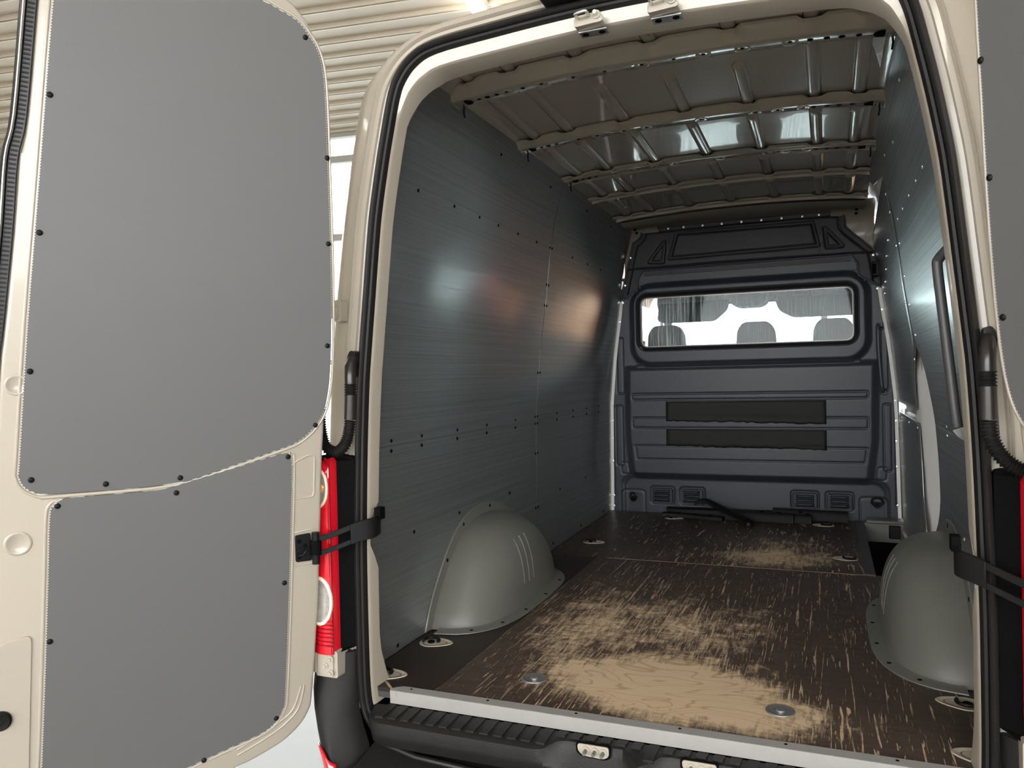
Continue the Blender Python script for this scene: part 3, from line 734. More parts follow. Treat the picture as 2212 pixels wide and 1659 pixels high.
for s in (-1, 1):
    put('roof_rail', MB().grid([[(s * x, y, z) for x, z in ((.60, 1.906), (.635, 1.898), (.66, 1.890), (.672, 1.878), (.690, 1.870), (.700, 1.91))] for y in (.10, 3.12)]), ROOFP, ce, smooth=25)
bow_lab = 'nearest the rear doors,second from the rear doors,middle one of five,second from the bulkhead,nearest the bulkhead'.split(',')
def bowz(x): return 1.886 - .033 * (abs(x) / .70) ** 2.5
for bi, yb in enumerate(BOWS):
    t = empty('roof_bow', (0, yb, bowz(0)), 'beige pressed steel roof bow with a row of holes, ' + bow_lab[bi], 'roof bow', 'roof bows across the load room')
    xb = list(np.linspace(-.705, .705, 85))
    rows = []
    fw_ = .070 if bi < 3 else .045
    for x in xb:
        e = max(0, (abs(x) - .64) / .065)
        zb = bowz(x); zt = skz(x) + sag(yb - .1) - .003 - .006 * e
        notch = 0
        for xr in (-.605, -.46, -.232, 0.0, .232, .46, .605):
            q = max(0, 1 - max(0, abs(x - xr) - .024) / .012)
            notch = max(notch, .012 * q)
        k = (zt - zb)
        rows.append([(x, yb - fw_ - .048, zt - notch), (x, yb - fw_ - .036, zt - .003 - notch), (x, yb - fw_ - .030, zt - .006 - notch), (x, yb - fw_ - .006, zb + .004), (x, yb - fw_, zb + .0005), (x, yb - fw_ + .006, zb), (x, yb - .004, zb), (x, yb, zb + .002), (x, yb + .003, zb + .006), (x, yb + .012, zt - .01), (x, yb + .03, zt)])
    put('bow_web', MB().grid(rows), ROOFP, t, smooth=32)
    if bi < 3:
        big = [-.50, -.375, -.265, -.04, .15, .265, .40] if bi == 0 else [-.36, -.25, -.16, .05, .25, .33, .42]
        ds = put('dished_hole', MB().lathe((0, 0, 0), (0, 0, -1), [(.024, -.003), (.0235, .0026), (.0195, .0034), (.011, .0005), (.006, .0005)], 14), ROOFP, t, smooth=50)
        copies(ds, [(x, yb - .034, bowz(x) + .0005) for x in big], t)
        hl = put('hole', MB().lathe((0, 0, 0), (0, 0, -1), [(0, 0), (1, 0), (1, .0008), (0, .0008)], 12), BLACKM, t, smooth=0)
        hs = [(x, .006, .0012) for x in big] + [(-.645, .022, .001), (-.57, .010, .001), (-.535, .008, .001), (-.60, .007, .001), (-.44, .008, .001), (.645, .024, .001), (.585, .009, .001), (.54, .010, .001), (.50, .009, .001), (.455, .009, .001), (-.16, .006, .001), (.06, .006, .001)]
        for o, (x, r, dz) in zip(copies(hl, [(x, yb - .034, bowz(x) - .0) for x, r, dz in hs], t), hs): o.scale = (r, r, 1)
        for s in (-1, 1):
            put('cable_tie', MB().tube([(s * .672, yb + .0, bowz(.672) + .006), (s * .674, yb - .002, bowz(.672) - .014), (s * .670, yb - .004, bowz(.672) - .036)], .0035, 6), BLACK, t)
    for s in (-1, 1):
        put('end_bracket', MB().prism(fillet([(yb - .110, 1.885), (yb - .076, 1.852), (yb + .004, 1.845), (yb + .012, 1.885)], .01), lambda y, z, w: (s * w, y, z), .688, .703), ROOFP, t, bev=.002)
# front roof header above the bulkhead with its side gussets
put('front_header', MB().grid([[(x, 2.79, skz(x) - .05) , (x, 2.86, skz(x) - .066), (x, 3.05, 1.872 - .02 * (x / .7) ** 2), (x, 3.13, 1.868 - .02 * (x / .7) ** 2)][:] for x in np.linspace(-.70, .70, 15)]), ROOFM, ce, smooth=40)
for s in (-1, 1):
    put('corner_gusset', MB().grid([[(s * x, y, z) for y, z in ((YB + .035, 1.50), (YB + .034, 1.70), (YB + .030, 1.78), (YB + .0, 1.835), (YB - .10, 1.862), (YB - .25, 1.875))] for x in (.52, .60, .68, .76)]), ROOFP, ce, smooth=50)
    for y, z in ((3.10, 1.838), (3.04, 1.850)):
        put('gusset_hole', MB().lathe((s * .66, y, z), (0, -.6, -.8), [(0, .003), (.010, .003), (.010, .004), (0, .004)], 8), BLACKM, ce, smooth=0)
# ------------------------------------------------------------------ bulkhead, a pressed steel relief with a window
bk = empty('bulkhead', (0, YB, 0), 'dark slate pressed steel bulkhead with a wide cab window', 'bulkhead')
def sd_rr(X, Z, x0, x1, z0, z1, r):
    cx, cz = (x0 + x1) / 2, (z0 + z1) / 2
    qx, qz = np.abs(X - cx) - (x1 - x0) / 2 + r, np.abs(Z - cz) - (z1 - z0) / 2 + r
    return np.hypot(np.maximum(qx, 0), np.maximum(qz, 0)) + np.minimum(np.maximum(qx, qz), 0) - r
def sd_poly(X, Z, poly):
    d = np.full(X.shape, 1e9); inside = np.zeros(X.shape, bool)
    for (ax, az), (bx, bz) in zip(poly, poly[1:] + poly[:1]):
        ex, ez = bx - ax, bz - az
        t = np.clip(((X - ax) * ex + (Z - az) * ez) / (ex * ex + ez * ez + 1e-12), 0, 1)
        d = np.minimum(d, np.hypot(X - ax - t * ex, Z - az - t * ez))
        c = ((az > Z) != (bz > Z)) & (X < (bx - ax) * (Z - az) / (bz - az + 1e-12) + ax)
        inside ^= c
    return np.where(inside, -d, d)
def step(d, w): t = np.clip(.5 - d / w, 0, 1); return t * t * (3 - 2 * t)
def groove(d, w, depth): return -depth * np.clip(1 - (np.abs(d) / w) ** 2, 0, 1)
LOWTOP = [(-.86, .0), (-.80, 1.37), (-.785, 1.397), (-.668, 1.462), (-.665, 1.535), (-.628, 1.588), (.630, 1.597), (.662, 1.545), (.667, 1.47), (.782, 1.399), (.80, 1.37), (.86, .0)]
OUTL = [(-.872, -.12), (-.868, .73), (-.84, 1.10), (-.790, 1.377), (-.735, 1.60), (-.690, 1.775), (-.662, 1.790), (-.640, 1.812), (-.632, 1.850), (-.612, 1.862), (-.30, 1.868), (0, 1.872), (.30, 1.870), (.552, 1.866), (.590, 1.840), (.597, 1.770), (.612, 1.750), (.742, 1.624), (.758, 1.595), (.790, 1.377), (.838, 1.10), (.868, .73), (.872, -.12)]
GLS = (-.650, .640, 1.080, 1.410)
def relief(X, Z):
    h = np.zeros(X.shape)
    # window surround and central field stand proud of the side flanges
    h += .045 * step(sd_rr(X, Z, -.705, .715, .965, 1.485, .13), .045)
    h -= .014 * step(sd_rr(X, Z, -.672, .662, 1.062, 1.432, .07), .02)
    field = [(-.745, .95), (-.748, .48), (-.722, .26), (-.70, .235), (.69, .235), (.712, .26), (.742, .48), (.752, .95)]
    h += .030 * step(sd_poly(X, Z, field), .05) * np.clip((1.0 - Z) / .06, 0, 1)
    # lower bay set back with a rounded border
    bay = sd_rr(X, Z, -.79, .80, -.3, .235, .075)
    h -= .022 * step(bay, .045)
    h += groove(bay - .012, .012, .004)
    for x0, x1, z0, z1 in ((-.715, .707, .738, .777), (-.714, .706, .555, .620)):
        h += groove(sd_rr(X, Z, x0, x1, z0, z1, .012), .0065, .006)
    h += groove(sd_poly(X, Z, [(-.701, .437), (.698, .437), (.684, .350), (-.688, .350)]), .0065, .006)
    sw = sd_rr(X, Z, -.686, .670, .955, .967, .006)
    h += .007 * step(sw, .010) - .004 * step(np.abs(sw - .008), .010)
    # side slots
    for s in (-1, 1):
        for z0, z1, xa in ((.30, .70, .812), (.78, 1.15, .800)):
            h += groove(sd_rr(X - s * (.0 - (Z - z0) * .0), Z, s * xa - .022, s * xa + .022, z0, z1, .016), .0065, .006)
        h += groove(sd_rr(X - s * (Z - .25) * .12, Z, s * .775 - .025, s * .775 + .025, .245, .320, .010), .005, .004)
        # inner edge line of the flange screw row
        h += groove(X * s - (.853 - .06 * np.clip(Z - .7, 0, 1)), .006, .006) * ((Z > .1) & (Z < 1.35))
        # corner pocket of the lower bay
        h += groove(sd_rr(X, Z, min(s * .655, s * .80), max(s * .655, s * .80), -.3, .135, .02), .007, .005)
    for x0, x1 in ((-.610, -.462), (-.417, -.268), (.268, .420), (.466, .616)):
        v = sd_rr(X, Z, x0, x1, .056, .160, .016)
        h += groove(v, .009, .008) + .006 * step(v + .008, .008)
    # small bolt pads by the window shoulders
    for x, z in ((-.648, 1.475), (.655, 1.487)):
        h += groove(sd_rr(X, Z, x - .03, x + .03, z - .02, z + .02, .006), .003, .002)
    return h
def relief_up(X, Z):
    h = np.zeros(X.shape)
    h += .020 * step(Z - 1.606 - .004 * np.cos(X * 3), .012) * -1 + .020
    d = sd_poly(X, Z, [(-.404, 1.812), (.415, 1.806), (.446, 1.668), (-.449, 1.658)])
    h += groove(d, .014, .014) + .003 * step(d, .02)
    for tri in ([(-.486, 1.760), (-.500, 1.640), (-.582, 1.645)], [(.486, 1.762), (.578, 1.655), (.500, 1.655)]):
        d = sd_poly(X, Z, tri) - .004
        h += groove(d, .013, .014)
    e = sd_poly(X, Z, OUTL)
    h -= .016 * step(-(e + .034), .012)
    for x in (-.46, .462): h += groove(X - x, .004, .002) * (Z > 1.61)
    return h
ST = .0052
gx = np.arange(-.875, .8751, ST); gz = np.arange(-.115, 1.8751, ST)
GX, GZZ = np.meshgrid(gx, gz)
dlow = sd_poly(GX, GZZ, LOWTOP[:1] + LOWTOP[1:]); dout = sd_poly(GX, GZZ, OUTL); dgl = sd_rr(GX, GZZ, *GLS, .05)
def field_mesh(name, mask, h, mat_, y0):
    ids = -np.ones(GX.shape, int); q = mask[:-1, :-1] & mask[1:, :-1] & mask[:-1, 1:] & mask[1:, 1:]
    used = np.zeros(GX.shape, bool)
    used[:-1, :-1] |= q; used[1:, :-1] |= q; used[:-1, 1:] |= q; used[1:, 1:] |= q
    ids[used] = np.arange(used.sum())
    m = MB(); V = np.stack([GX[used], (y0 - h)[used], GZZ[used]], -1)
    m.v = [tuple(p) for p in V.tolist()]
    I, J = np.nonzero(q)
    m.f = np.stack([ids[I, J], ids[I, J + 1], ids[I + 1, J + 1], ids[I + 1, J]], -1).tolist()
    return put(name, m, mat_, bk, smooth=0, recalc=False)
def smooth_all(o): o.data.polygons.foreach_set('use_smooth', [True] * len(o.data.polygons)); o.data.update()
low = (GZZ < np.interp(GX, [p[0] for p in LOWTOP[1:-1]], [p[1] for p in LOWTOP[1:-1]])) | (GZZ < 1.37)
o = field_mesh('lower_panel', low & (dout < ST) & (dgl > -ST), relief(GX, GZZ), SLATE, YB - .004); smooth_all(o)
o = field_mesh('upper_panel', (dout < ST) & (GZZ > 1.36) & (~low | (GZZ > np.interp(GX, [p[0] for p in LOWTOP[1:-1]], [p[1] - .02 for p in LOWTOP[1:-1]]))), relief_up(GX, GZZ), SLATE2, YB + .004); smooth_all(o)
pb = lambda pts, y: [(x, y, z) for x, z in pts]
put('panel_bead', MB().tube(pb(fillet([(-.80, 1.37)] + LOWTOP[2:-2] + [(.80, 1.37)], .02, 4)[7:-7] if False else LOWTOP[1:-1], YB - .014), .0065, 8), SLATE, bk, smooth=60)
put('edge_bead', MB().tube(pb(OUTL[3:-3], YB - .008), .0065, 8), SLATE2, bk, smooth=60)
put('upper_lip', MB().tube(pb([(x * .955, z - .038) for x, z in OUTL[6:17]], YB - .006), .005, 6), SLATE2, bk, smooth=60)
# bolted joint strip between the two pressings
put('joint_strip', MB().prism(fillet([(-.625, 1.552), (.628, 1.558), (.628, 1.584), (-.625, 1.576)], .006), lambda x, z, w: (x, w, z), YB - .014, YB - .002), SLATE2, bk, bev=.002)
bt = put('bolt', MB().lathe((0, 0, 0), (0, -1, 0), [(.0085, 0), (.0085, .003), (.0055, .0032), (.005, .0065), (0, .0068)], 8), SLATE2, bk)
copies(bt, [(x, YB - .013, 1.566) for x in (-.617, -.45, -.255, -.11, .05, .24, .39, .52, .618)] + [(-.652, YB - .012, 1.478), (-.70, YB - .012, 1.435), (-.735, YB - .010, 1.41), (.662, YB - .012, 1.488), (.70, YB - .012, 1.44), (.738, YB - .010, 1.415), (-.465, YB - .022, 1.74), (-.465, YB - .022, 1.68), (.468, YB - .022, 1.74), (.468, YB - .022, 1.68)], bk)
b2 = put('bolt', MB().lathe((0, 0, 0), (0, -1, 0), [(.0075, 0), (.0075, .003), (.0052, .0035), (.005, .006), (0, .0065)], 10), STEEL, bk, label='bright zinc bolt')
sx_ = lambda z: .868 - .05 * max(0, z - .7) if z < 1.0 else .868 - .015 - .19 * (z - 1.0)
zb = [.03, .10, .33, .48, .60, .72, .84, .98, 1.10, 1.26, 1.385]
ptsb = [(s * (sx_(z) - .010), YB - .008, z) for s in (-1, 1) for z in zb if not (s > 0 and z < .05)] + [(.750, YB - .010, 1.585), (-.752, YB - .008, 1.50), (-.712, YB - .008, 1.68)]
ptsb += [(x, YB - .006, 1.852) for x in (-.56, -.46, -.36, -.24, -.12, 0, .12, .24, .36, .455, .545)]
copies(b2, ptsb, bk)
# cream edge of the body seen in the gap beside the bulkhead
for s in (-1, 1):
    put('flange_edge', MB().grid([[(s * x, y, z) for x, y, z in ((interp(z, WALLX) - .014, YB - .006, z), (interp(z, WALLX) + .004, YB - .020, z), (interp(z, WALLX) + .006, YB + .02, z))] for z in np.linspace(-.12 if s > 0 else 0, 1.40, 15)]), CREAM_LIT, bk, smooth=30)
# window: rubber seal, pale edge, streaked pane
gout = rrect(GLS[0] - .024, GLS[1] + .022, GLS[2] - .026, GLS[3] + .022, .07, 8)
gmid = rrect(GLS[0] - .003, GLS[1] + .003, GLS[2] - .003, GLS[3] + .003, .055, 8)
gin = rrect(GLS[0] + .004, GLS[1] - .004, GLS[2] + .004, GLS[3] - .004, .05, 8)
put('window_seal', MB().grid([[(x, y, z) for x, z in g] for g, y in ((gout, YB - .022), (gout, YB - .040), (rrect(GLS[0] - .014, GLS[1] + .013, GLS[2] - .015, GLS[3] + .013, .063, 8), YB - .046), (gmid, YB - .040), (gin, YB - .026), (gin, YB + .02))], close_v=True), RUBBER, bk, smooth=50)
put('window_pane', MB().prism(gmid, lambda x, z, w: (x, w, z), YB - .016, YB - .011), DIRTY, bk, smooth=0)
put('pane_edge', MB().ring_prism(gin, rrect(GLS[0] + .010, GLS[1] - .010, GLS[2] + .010, GLS[3] - .010, .045, 8), lambda x, z, w: (x, w, z), YB - .022, YB - .018), CREAM, bk, smooth=0)
# vent grilles, each with three louvres
for x0, x1 in ((-.598, -.474), (-.405, -.280), (.280, .408), (.478, .604)):
    v = put('vent_grille', MB().ring_prism(rrect(x0 - .004, x1 + .004, .064, .152, .008), rrect(x0 + .002, x1 - .002, .070, .146, .006), lambda x, z, w: (x, w, z), YB - .004, YB + .012), SLATE, bk, bev=.001)
    for k in range(3):
        zc = .084 + k * .026
        put('louvre', MB().grid([[(lerp(x0 + .010, x1 - .010, t), YB + .004 - d * math.sin(min(1, t * 8, (1 - t) * 8) * PI / 2), zc + dz) for t in np.linspace(0, 1, 13)] for d, dz in ((.0, .011), (.010, .010), (.020, .003), (.021, -.001), (.012, -.003), (0, -.003))]), SLATE, v, smooth=50)
        put('slot', MB().box(x0 + .012, x1 - .012, YB - .012, YB - .010, zc - .009, zc - .004), BLACKM, v, smooth=0)
# black tie rings on the lower corners of the bulkhead
for s, x, z, face in ((-1, -.726, .092, 'left'), (1, .746, .110, 'right')):
    t = empty('lashing_ring', (x, YB, z), 'small black lashing ring low on the bulkhead, ' + ('at the plain wall side' if s < 0 else 'above the step well'), 'ring', 'lashing rings on the bulkhead')
    put('mount', MB().prism(fillet([(x - .026, z + .004), (x + .026, z + .004), (x + .012, z - .032), (x - .012, z - .032)], .008), lambda a, b, w: (a, w, b), YB - .008, YB + .016), BLACK, t, bev=.003)
    ang = .9 if s < 0 else 0
    put('ring', MB().tube([(x + .030 * math.cos(a) * math.cos(ang), YB - .014 - .03 * abs(math.sin(ang)) * (1 + math.cos(a)) / 2, z + .010 + .024 * math.sin(a)) for a in np.linspace(0, 2*PI, 24, endpoint=False)], .006, 8, closed=True), BLACK, t)
    put('pin', MB().lathe((x, YB - .008, z - .008), (0, -1, 0), [(.010, 0), (.010, .008), (0, .010)], 10), BLACKM, t)
# vertical grab bar beside the window
gb = empty('bulkhead_grab_bar', (.77, YB - .03, .76), 'dark vertical grab bar on the bulkhead flange beside the sliding door', 'grab bar')
put('bar', MB().tube(spline([(.772, YB - .03, 1.165), (.764, YB - .055, 1.15), (.766, YB - .058, 1.0), (.776, YB - .058, .85), (.782, YB - .055, .79), (.788, YB - .03, .775)], 5), .011, 10), SLATE, gb)
for x, z in ((.778, 1.168), (.792, .768)):
    put('foot', MB().box(x - .018, x + .016, YB - .034, YB - .008, z - .012, z + .014), SLATE, gb, bev=.003)
# two strips of dark tape across the ribs
TAPEM = mat('dark_grip_tape', (0.011, 0.011, 0.0095), 0.62, spec=0.3, var=0.35, scale=30, stretch=(6, 1, 1), bump=.2, bscale=300)
def tape(top, bot, label):
    n = 40; m = MB(); rows = []
    for k in range(n + 1):
        t = k / n; x = lerp(-.492, .475, t)
        zt = lerp(top[0], top[1], t); zbm = lerp(bot[0], bot[1], t) + random.uniform(-.006, .004)
        rows.append([(x, YB - .0395 - float(relief(np.array([[x]]), np.array([[z]]))[0, 0]) + .030, z) for z in np.linspace(zbm, zt, 10)])
    m.grid(rows)
    o = put('tape_strip', m, TAPEM, smooth=60, loc=(0, YB - .04, (top[0] + bot[0]) / 2))
    md = o.modifiers.new('thick', 'SOLIDIFY'); md.thickness = .002; md.offset = 1
    tag(o, label, 'tape', 'tape strips on the bulkhead')
tape((.726, .728), (.603, .583), 'ragged dark tape strip across the bulkhead, upper one between the ribs')
tape((.547, .545), (.441, .427), 'ragged dark tape strip across the bulkhead, lower one above the lowest rib')

# seats of the cab, their headrests show through the bulkhead window
def seat(x, label):
    t = empty('cab_seat', (x, 3.75, .1), label, 'seat', 'cab seats beyond the bulkhead window')
    put('cushion', MB().box(x - .23, x + .23, 3.72, 4.25, .22, .40), SEATF, t, bev=.05, seg=4)
    put('pedestal', MB().box(x - .18, x + .18, 3.8, 4.2, -.10, .22), BLACKM, t, bev=.02)
    put('backrest', MB().prism(fillet([(x - .23, .36), (x + .23, .36), (x + .22, .98), (x + .15, 1.04), (x - .15, 1.04), (x - .22, .98)], .06), lambda a, z, w: (a, w + (z - .36) * -.10, z), 3.72, 3.84), SEATF, t, bev=.035, seg=4)
    put('headrest', MB().prism(fillet([(x - .135, 1.07), (x + .135, 1.07), (x + .125, 1.20), (x + .085, 1.255), (x - .085, 1.255), (x - .125, 1.20)], .04), lambda a, z, w: (a, w + (z - 1.0) * -.05, z), 3.68, 3.78), SEATF, t, bev=.03, seg=4)
    for d in (-.06, .06):
        put('headrest_post', MB().tube([(x + d, 3.72, 1.0), (x + d, 3.725, 1.12)], .007, 8), STEEL, t)
seat(-.595, 'grey cab seat headrest behind glass, under the left sun visor')
seat(.03, 'grey cab seat headrest behind glass, under the overhead console')
seat(.53, 'grey cab seat headrest behind glass, beside the sliding door side')
# ------------------------------------------------------------------ fittings in the load room
# wheel arch covers: moulded grey plastic with a flange along floor and wall
ARCH = [(.52, 0.0), (.545, .055), (.585, .115), (.64, .18), (.70, .24), (.765, .290), (.84, .325), (.93, .344), (1.03, .347), (1.13, .335), (1.22, .308), (1.31, .262), (1.385, .205), (1.44, .145), (1.475, .08), (1.49, 0.0)]
def arch_cover(s, label):
    t = empty('wheel_arch_cover', (s * .868, 1.0, 0), label, 'wheel arch cover', 'wheel arch covers')
    out = [(p.x, max(0, p.y)) for p in spline([(y, z, 0) for y, z in ARCH], 4)]
    c0 = (1.0, 0.0); D = .225
    rr = [1 - (1 - k / 26) ** 2.2 for k in range(27)]
    m = MB(); rows = []
    for (oy, oz) in out:
        row = []
        for r in reversed(rr):
            y, z = c0[0] + (oy - c0[0]) * r, c0[1] + (oz - c0[1]) * r
            ay = abs(y - 1.0) / .49
            # depth from the wall: near full over the middle, steep at the rim
            d = D * max(0, 1 - r ** 3.6) ** (1 / 2.5) * (1 - .05 * (z / .34))
            x = s * (interp(z, WALLX) - .004 - d)
            row.append((x, y, max(z, .0045)))
        rows.append(row)
    m.grid(rows)
    put('cover', m, GREYPL, t, smooth=75)
    def depth(y, z):
        # radius of the point relative to the rim along its own direction from the middle
        ang = math.atan2(z, y - 1.0); best = 1e9; rim = .3
        for (oy, oz) in out:
            q = abs(math.atan2(oz, oy - 1.0) - ang)
            if q < best: best, rim = q, math.hypot(oy - 1.0, oz)
        r = min(1, math.hypot(y - 1.0, z) / rim)
        return D * max(0, 1 - r ** 3.6) ** (1 / 2.5) * (1 - .05 * (z / .34))
    for yr, zt in ((.905, .285), (.955, .288), (1.005, .288)):
        put('pressed_rib', MB().tube([(s * (interp(z, WALLX) - .001 - depth(yr, z)), yr, z) for z in np.linspace(.09, zt - .02, 14)], .0055, 8), GREYPL, t, smooth=70)
    # wall flange
    wf = []
    for k, (y, z) in enumerate(out):
        dy, dz = y - 1.0, z - .02
        n_ = math.hypot(dy, dz) + 1e-9
        w = .040
        wf.append([(s * (interp(z, WALLX) - .010), y - dy / n_ * .006, max(.004, z)), (s * (interp(z, WALLX) - .0065), y + dy / n_ * .012, max(.004, z + dz / n_ * .012)), (s * (interp(z, WALLX) - .006), y + dy / n_ * w, max(.004, z + dz / n_ * w)), (s * (interp(z, WALLX) - .001), y + dy / n_ * (w + .003), max(.004, z + dz / n_ * (w + .003)))])
    put('wall_flange', MB().grid(wf), GREYPL, t, smooth=40)
    # floor flange follows the foot of the cover
    foot = []
    for k in range(61):
        y = lerp(.521, 1.489, k / 60)
        r = abs(y - 1.0) / (.48 if y < 1 else .49)
        d = D * max(0, 1 - min(1, r) ** 3.6) ** (1 / 2.5)
        foot.append((.866 - d, y))
    rows = []
    for k, (x, y) in enumerate(foot):
        a = foot[max(0, k - 1)]; b = foot[min(60, k + 1)]
        tx, ty = b[0] - a[0], b[1] - a[1]; l = math.hypot(tx, ty)
        nx, ny = -ty / l, tx / l
        if k in (0, 60): nx, ny = 0, (-1 if k == 0 else 1)
        def P(o, z): return (s * min(.868, x + nx * o), y + ny * o, z)
        rows.append([P(-.004, .012), P(.004, .0075), P(.034, .0065), P(.040, .0045), P(.041, .0018)])
    put('floor_flange', MB().grid(rows), GREYPL, t, smooth=40)
    sc = put('screw', MB().lathe((0, 0, 0), (0, 0, 1), [(.0075, 0), (.007, .0012), (0, .0014)], 8), BLACKM, t)
    fp = [foot[i] for i in (3, 9, 20, 34, 48, 57)]
    copies(sc, [(s * min(.862, x - .022 if abs(y - 1) < .4 else x - .004), y + (0 if abs(y - 1) < .4 else math.copysign(.020, y - 1)), .0065) for x, y in fp], t)
    for y, z in ((.655, .225), (.80, .335), (1.06, .368)):
        copies(put('wall_screw', MB().lathe((0, 0, 0), (s * -1, 0, 0), [(.0075, 0), (.007, .0012), (0, .0014)], 8), BLACKM, t), [(s * (interp(z, WALLX) - .0065), y, z)], t)
arch_cover(-1, 'grey moulded wheel arch cover against the plain wall opposite the sliding door')
arch_cover(1, 'grey moulded wheel arch cover behind the sliding door opening')

# recessed lashing eyes in the floor
def lashing_eye(x, y, a, label, z=0.0016, r=.043, group='lashing eyes in the floor'):
    t = empty('lashing_eye', (x, y, z), label, 'lashing eye', group)
    ca, sa = math.cos(a), math.sin(a)
    def W(u, v, h): return (x + u * ca - v * sa, y + u * sa + v * ca, z + h)
    shape = [(1.0 * math.cos(q) if math.cos(q) < 0 else 1.55 * abs(math.cos(q)) ** 1.6, math.sin(q)) for q in np.linspace(0, 2*PI, 40, endpoint=False)]
    m = MB()
    m.grid([[W(u * r * k, v * r * k, h) for u, v in shape] for k, h in ((1.08, 0), (1.05, .0022), (.99, .0024), (.93, .0008), (.74, -.0005))], close_v=True)
    put('pan', m, BEIGE, t, smooth=40)
    put('pan_bottom', MB().add([W(u * r * .74, v * r * .74, .0002) for u, v in shape], [tuple(range(40))]), BEIGE, t, smooth=0)
    put('half_ring', MB().tube([W(-.006 + .027 * math.cos(q), .027 * math.sin(q), .0075) for q in np.linspace(-.3, PI * 1.15, 22)], .0055, 8), BLACK, t)
    put('hub', MB().lathe(W(-.006, 0, .0002), (0, 0, 1), [(.013, 0), (.013, .004), (.009, .006), (0, .006)], 14), BLACKM, t)
for x, y, a, lab in ((-.806, .102, .2, 'beige lashing eye in the dark floor strip, in the rear corner by the sill'), (-.800, .408, .15, 'beige lashing eye in the dark floor strip, just behind the wheel arch cover'),
                     (-.727, 2.13, 0, 'beige lashing eye in the floor ahead of the wheel arch on the plain wall side'), (-.440, 2.95, 0, 'small far lashing eye under the black trim bundle by the bulkhead'),
                     (.812, .100, PI - .2, 'beige lashing eye half hidden by the door jamb at the sill'), (.815, .418, PI - .15, 'beige lashing eye by the jamb, behind the cover with the ring in shade'),
                     (.562, 2.10, PI, 'beige lashing eye at the step well edge trim'), (.459, 2.94, PI, 'small far lashing eye near the bulkhead by the step well')):
    z = -.0019 if y > 1.8 else (.0002 if x < -.6 else .0017)
    lashing_eye(x, y, a, lab, z)
for x, lab in ((-.352, 'round worn steel floor bolt plate nearer the dark floor strip'), (.352, 'round worn steel floor bolt plate nearer the step lashing eyes, right of the bare wood')):
    t = empty('floor_bolt', (x, .213, .0017), lab, 'bolt', 'floor bolt plates')
    put('dish', MB().lathe((x, .213, .0017), (0, 0, 1), [(.039, 0), (.038, .003), (.033, .0035), (.026, .001), (.018, .0015), (0, .0015)], 28), DARKST, t)
    put('bolt_head', MB().lathe((x, .213, .003), (0, 0, 1), [(.012, 0), (.012, .003), (.008, .0045), (.004, .003), (0, .003)], 16), STEEL, t)

# grab handle on the right jamb
gh = empty('grab_handle', (.775, .10, .75), 'long dark tubular grab handle on the right door jamb', 'grab handle')
put('bar', MB().tube(spline([(.757, .088, 1.196), (.748, .096, 1.190), (.734, .118, 1.172), (.731, .120, 1.155), (.737, .116, 1.08), (.746, .112, .98), (.755, .108, .88), (.762, .104, .80), (.766, .104, .775)], 5), .0118, 12), TRIMG, gh)
put('upper_foot', MB().prism(fillet([(.742, 1.176), (.770, 1.184), (.778, 1.205), (.766, 1.214), (.750, 1.206)], .005), lambda x, z, w: (x, w, z), .070, .098), TRIMG, gh, bev=.003)
put('lower_foot', MB().prism(fillet([(.752, .768), (.775, .776), (.800, .774), (.800, .744), (.782, .740), (.764, .752)], .005), lambda x, z, w: (x, w, z), .085, .108), DARKST, gh, bev=.003)
put('foot_bolt', MB().lathe((.787, .083, .752), (0, -1, 0), [(.009, 0), (.009, .006), (0, .008)], 8), BLACK, gh)

TRIMB = mat('black_trim_plastic', (0.006, 0.006, 0.006), 0.5, spec=0.10, var=0.1)
# heap of black plastic trim pieces on the floor by the bulkhead
def trim_piece(name, label, path, w, h, extra=None, mat_=TRIMB, cat='trim piece'):
    t = empty(name, path[0], label, cat)
    h *= 1.45; P = spline(path, 5); rows = []
    for i, p in enumerate(P):
        a, b = P[max(0, i - 1)], P[min(len(P) - 1, i + 1)]
        d = (b - a).normalized(); side = Vector((-d.y, d.x, 0)).normalized(); u = i / (len(P) - 1)
        ww = w(u) if callable(w) else w
        up_ = side.cross(d); up_ = up_ if up_.z > 0 else -up_
        rows.append([p + side * (a_ * ww) + Vector((0, 0, 1)) * (b_ * h) for a_, b_ in ((-1, 0), (-.9, .8), (-.5, 1), (.5, 1), (.9, .8), (1, 0))])
    m = MB().grid(rows, close_v=True); k = len(rows)
    m.f += [tuple(range(5, -1, -1)), tuple((k - 1) * 6 + j for j in range(6))]
    put('strip', m, mat_, t, smooth=40)
    if extra: extra(t)
    return t
def clips(pts):
    def f(t):
        for x, y, z in pts:
            put('clip', MB().box(x - .012, x + .012, y - .010, y + .010, z, z + .014), BLACKM, t, bev=.002)
    return f
trim_piece('trim_strip', 'long black ribbed trim strip, rearmost of the heap along the bulkhead foot', [(-.49, 3.06, .004), (-.2, 3.07, .004), (.05, 3.075, .004), (.2, 3.08, .004), (.33, 3.08, .004)], lambda u: .026 + .008 * math.sin(u * 9), .030, clips([(-.4, 3.06, .03), (-.1, 3.07, .033), (.10, 3.075, .033), (.2, 3.08, .033)]))
trim_piece('trim_strip', 'black angular trim strip at the step well end of the heap', [(.16, 3.05, .010), (.30, 3.045, .008), (.45, 3.04, .006), (.585, 3.035, .004)], .024, .042, clips([(.32, 3.03, .048), (.56, 3.03, .040)]))
trim_piece('trim_strip', 'black half round trim channel lying in front of the heap', [(-.14, 2.975, .002), (.02, 2.960, .002), (.15, 2.950, .002), (.285, 2.940, .002)], .026, .040, clips([(.10, 2.95, .05), (.20, 2.945, .05)]))
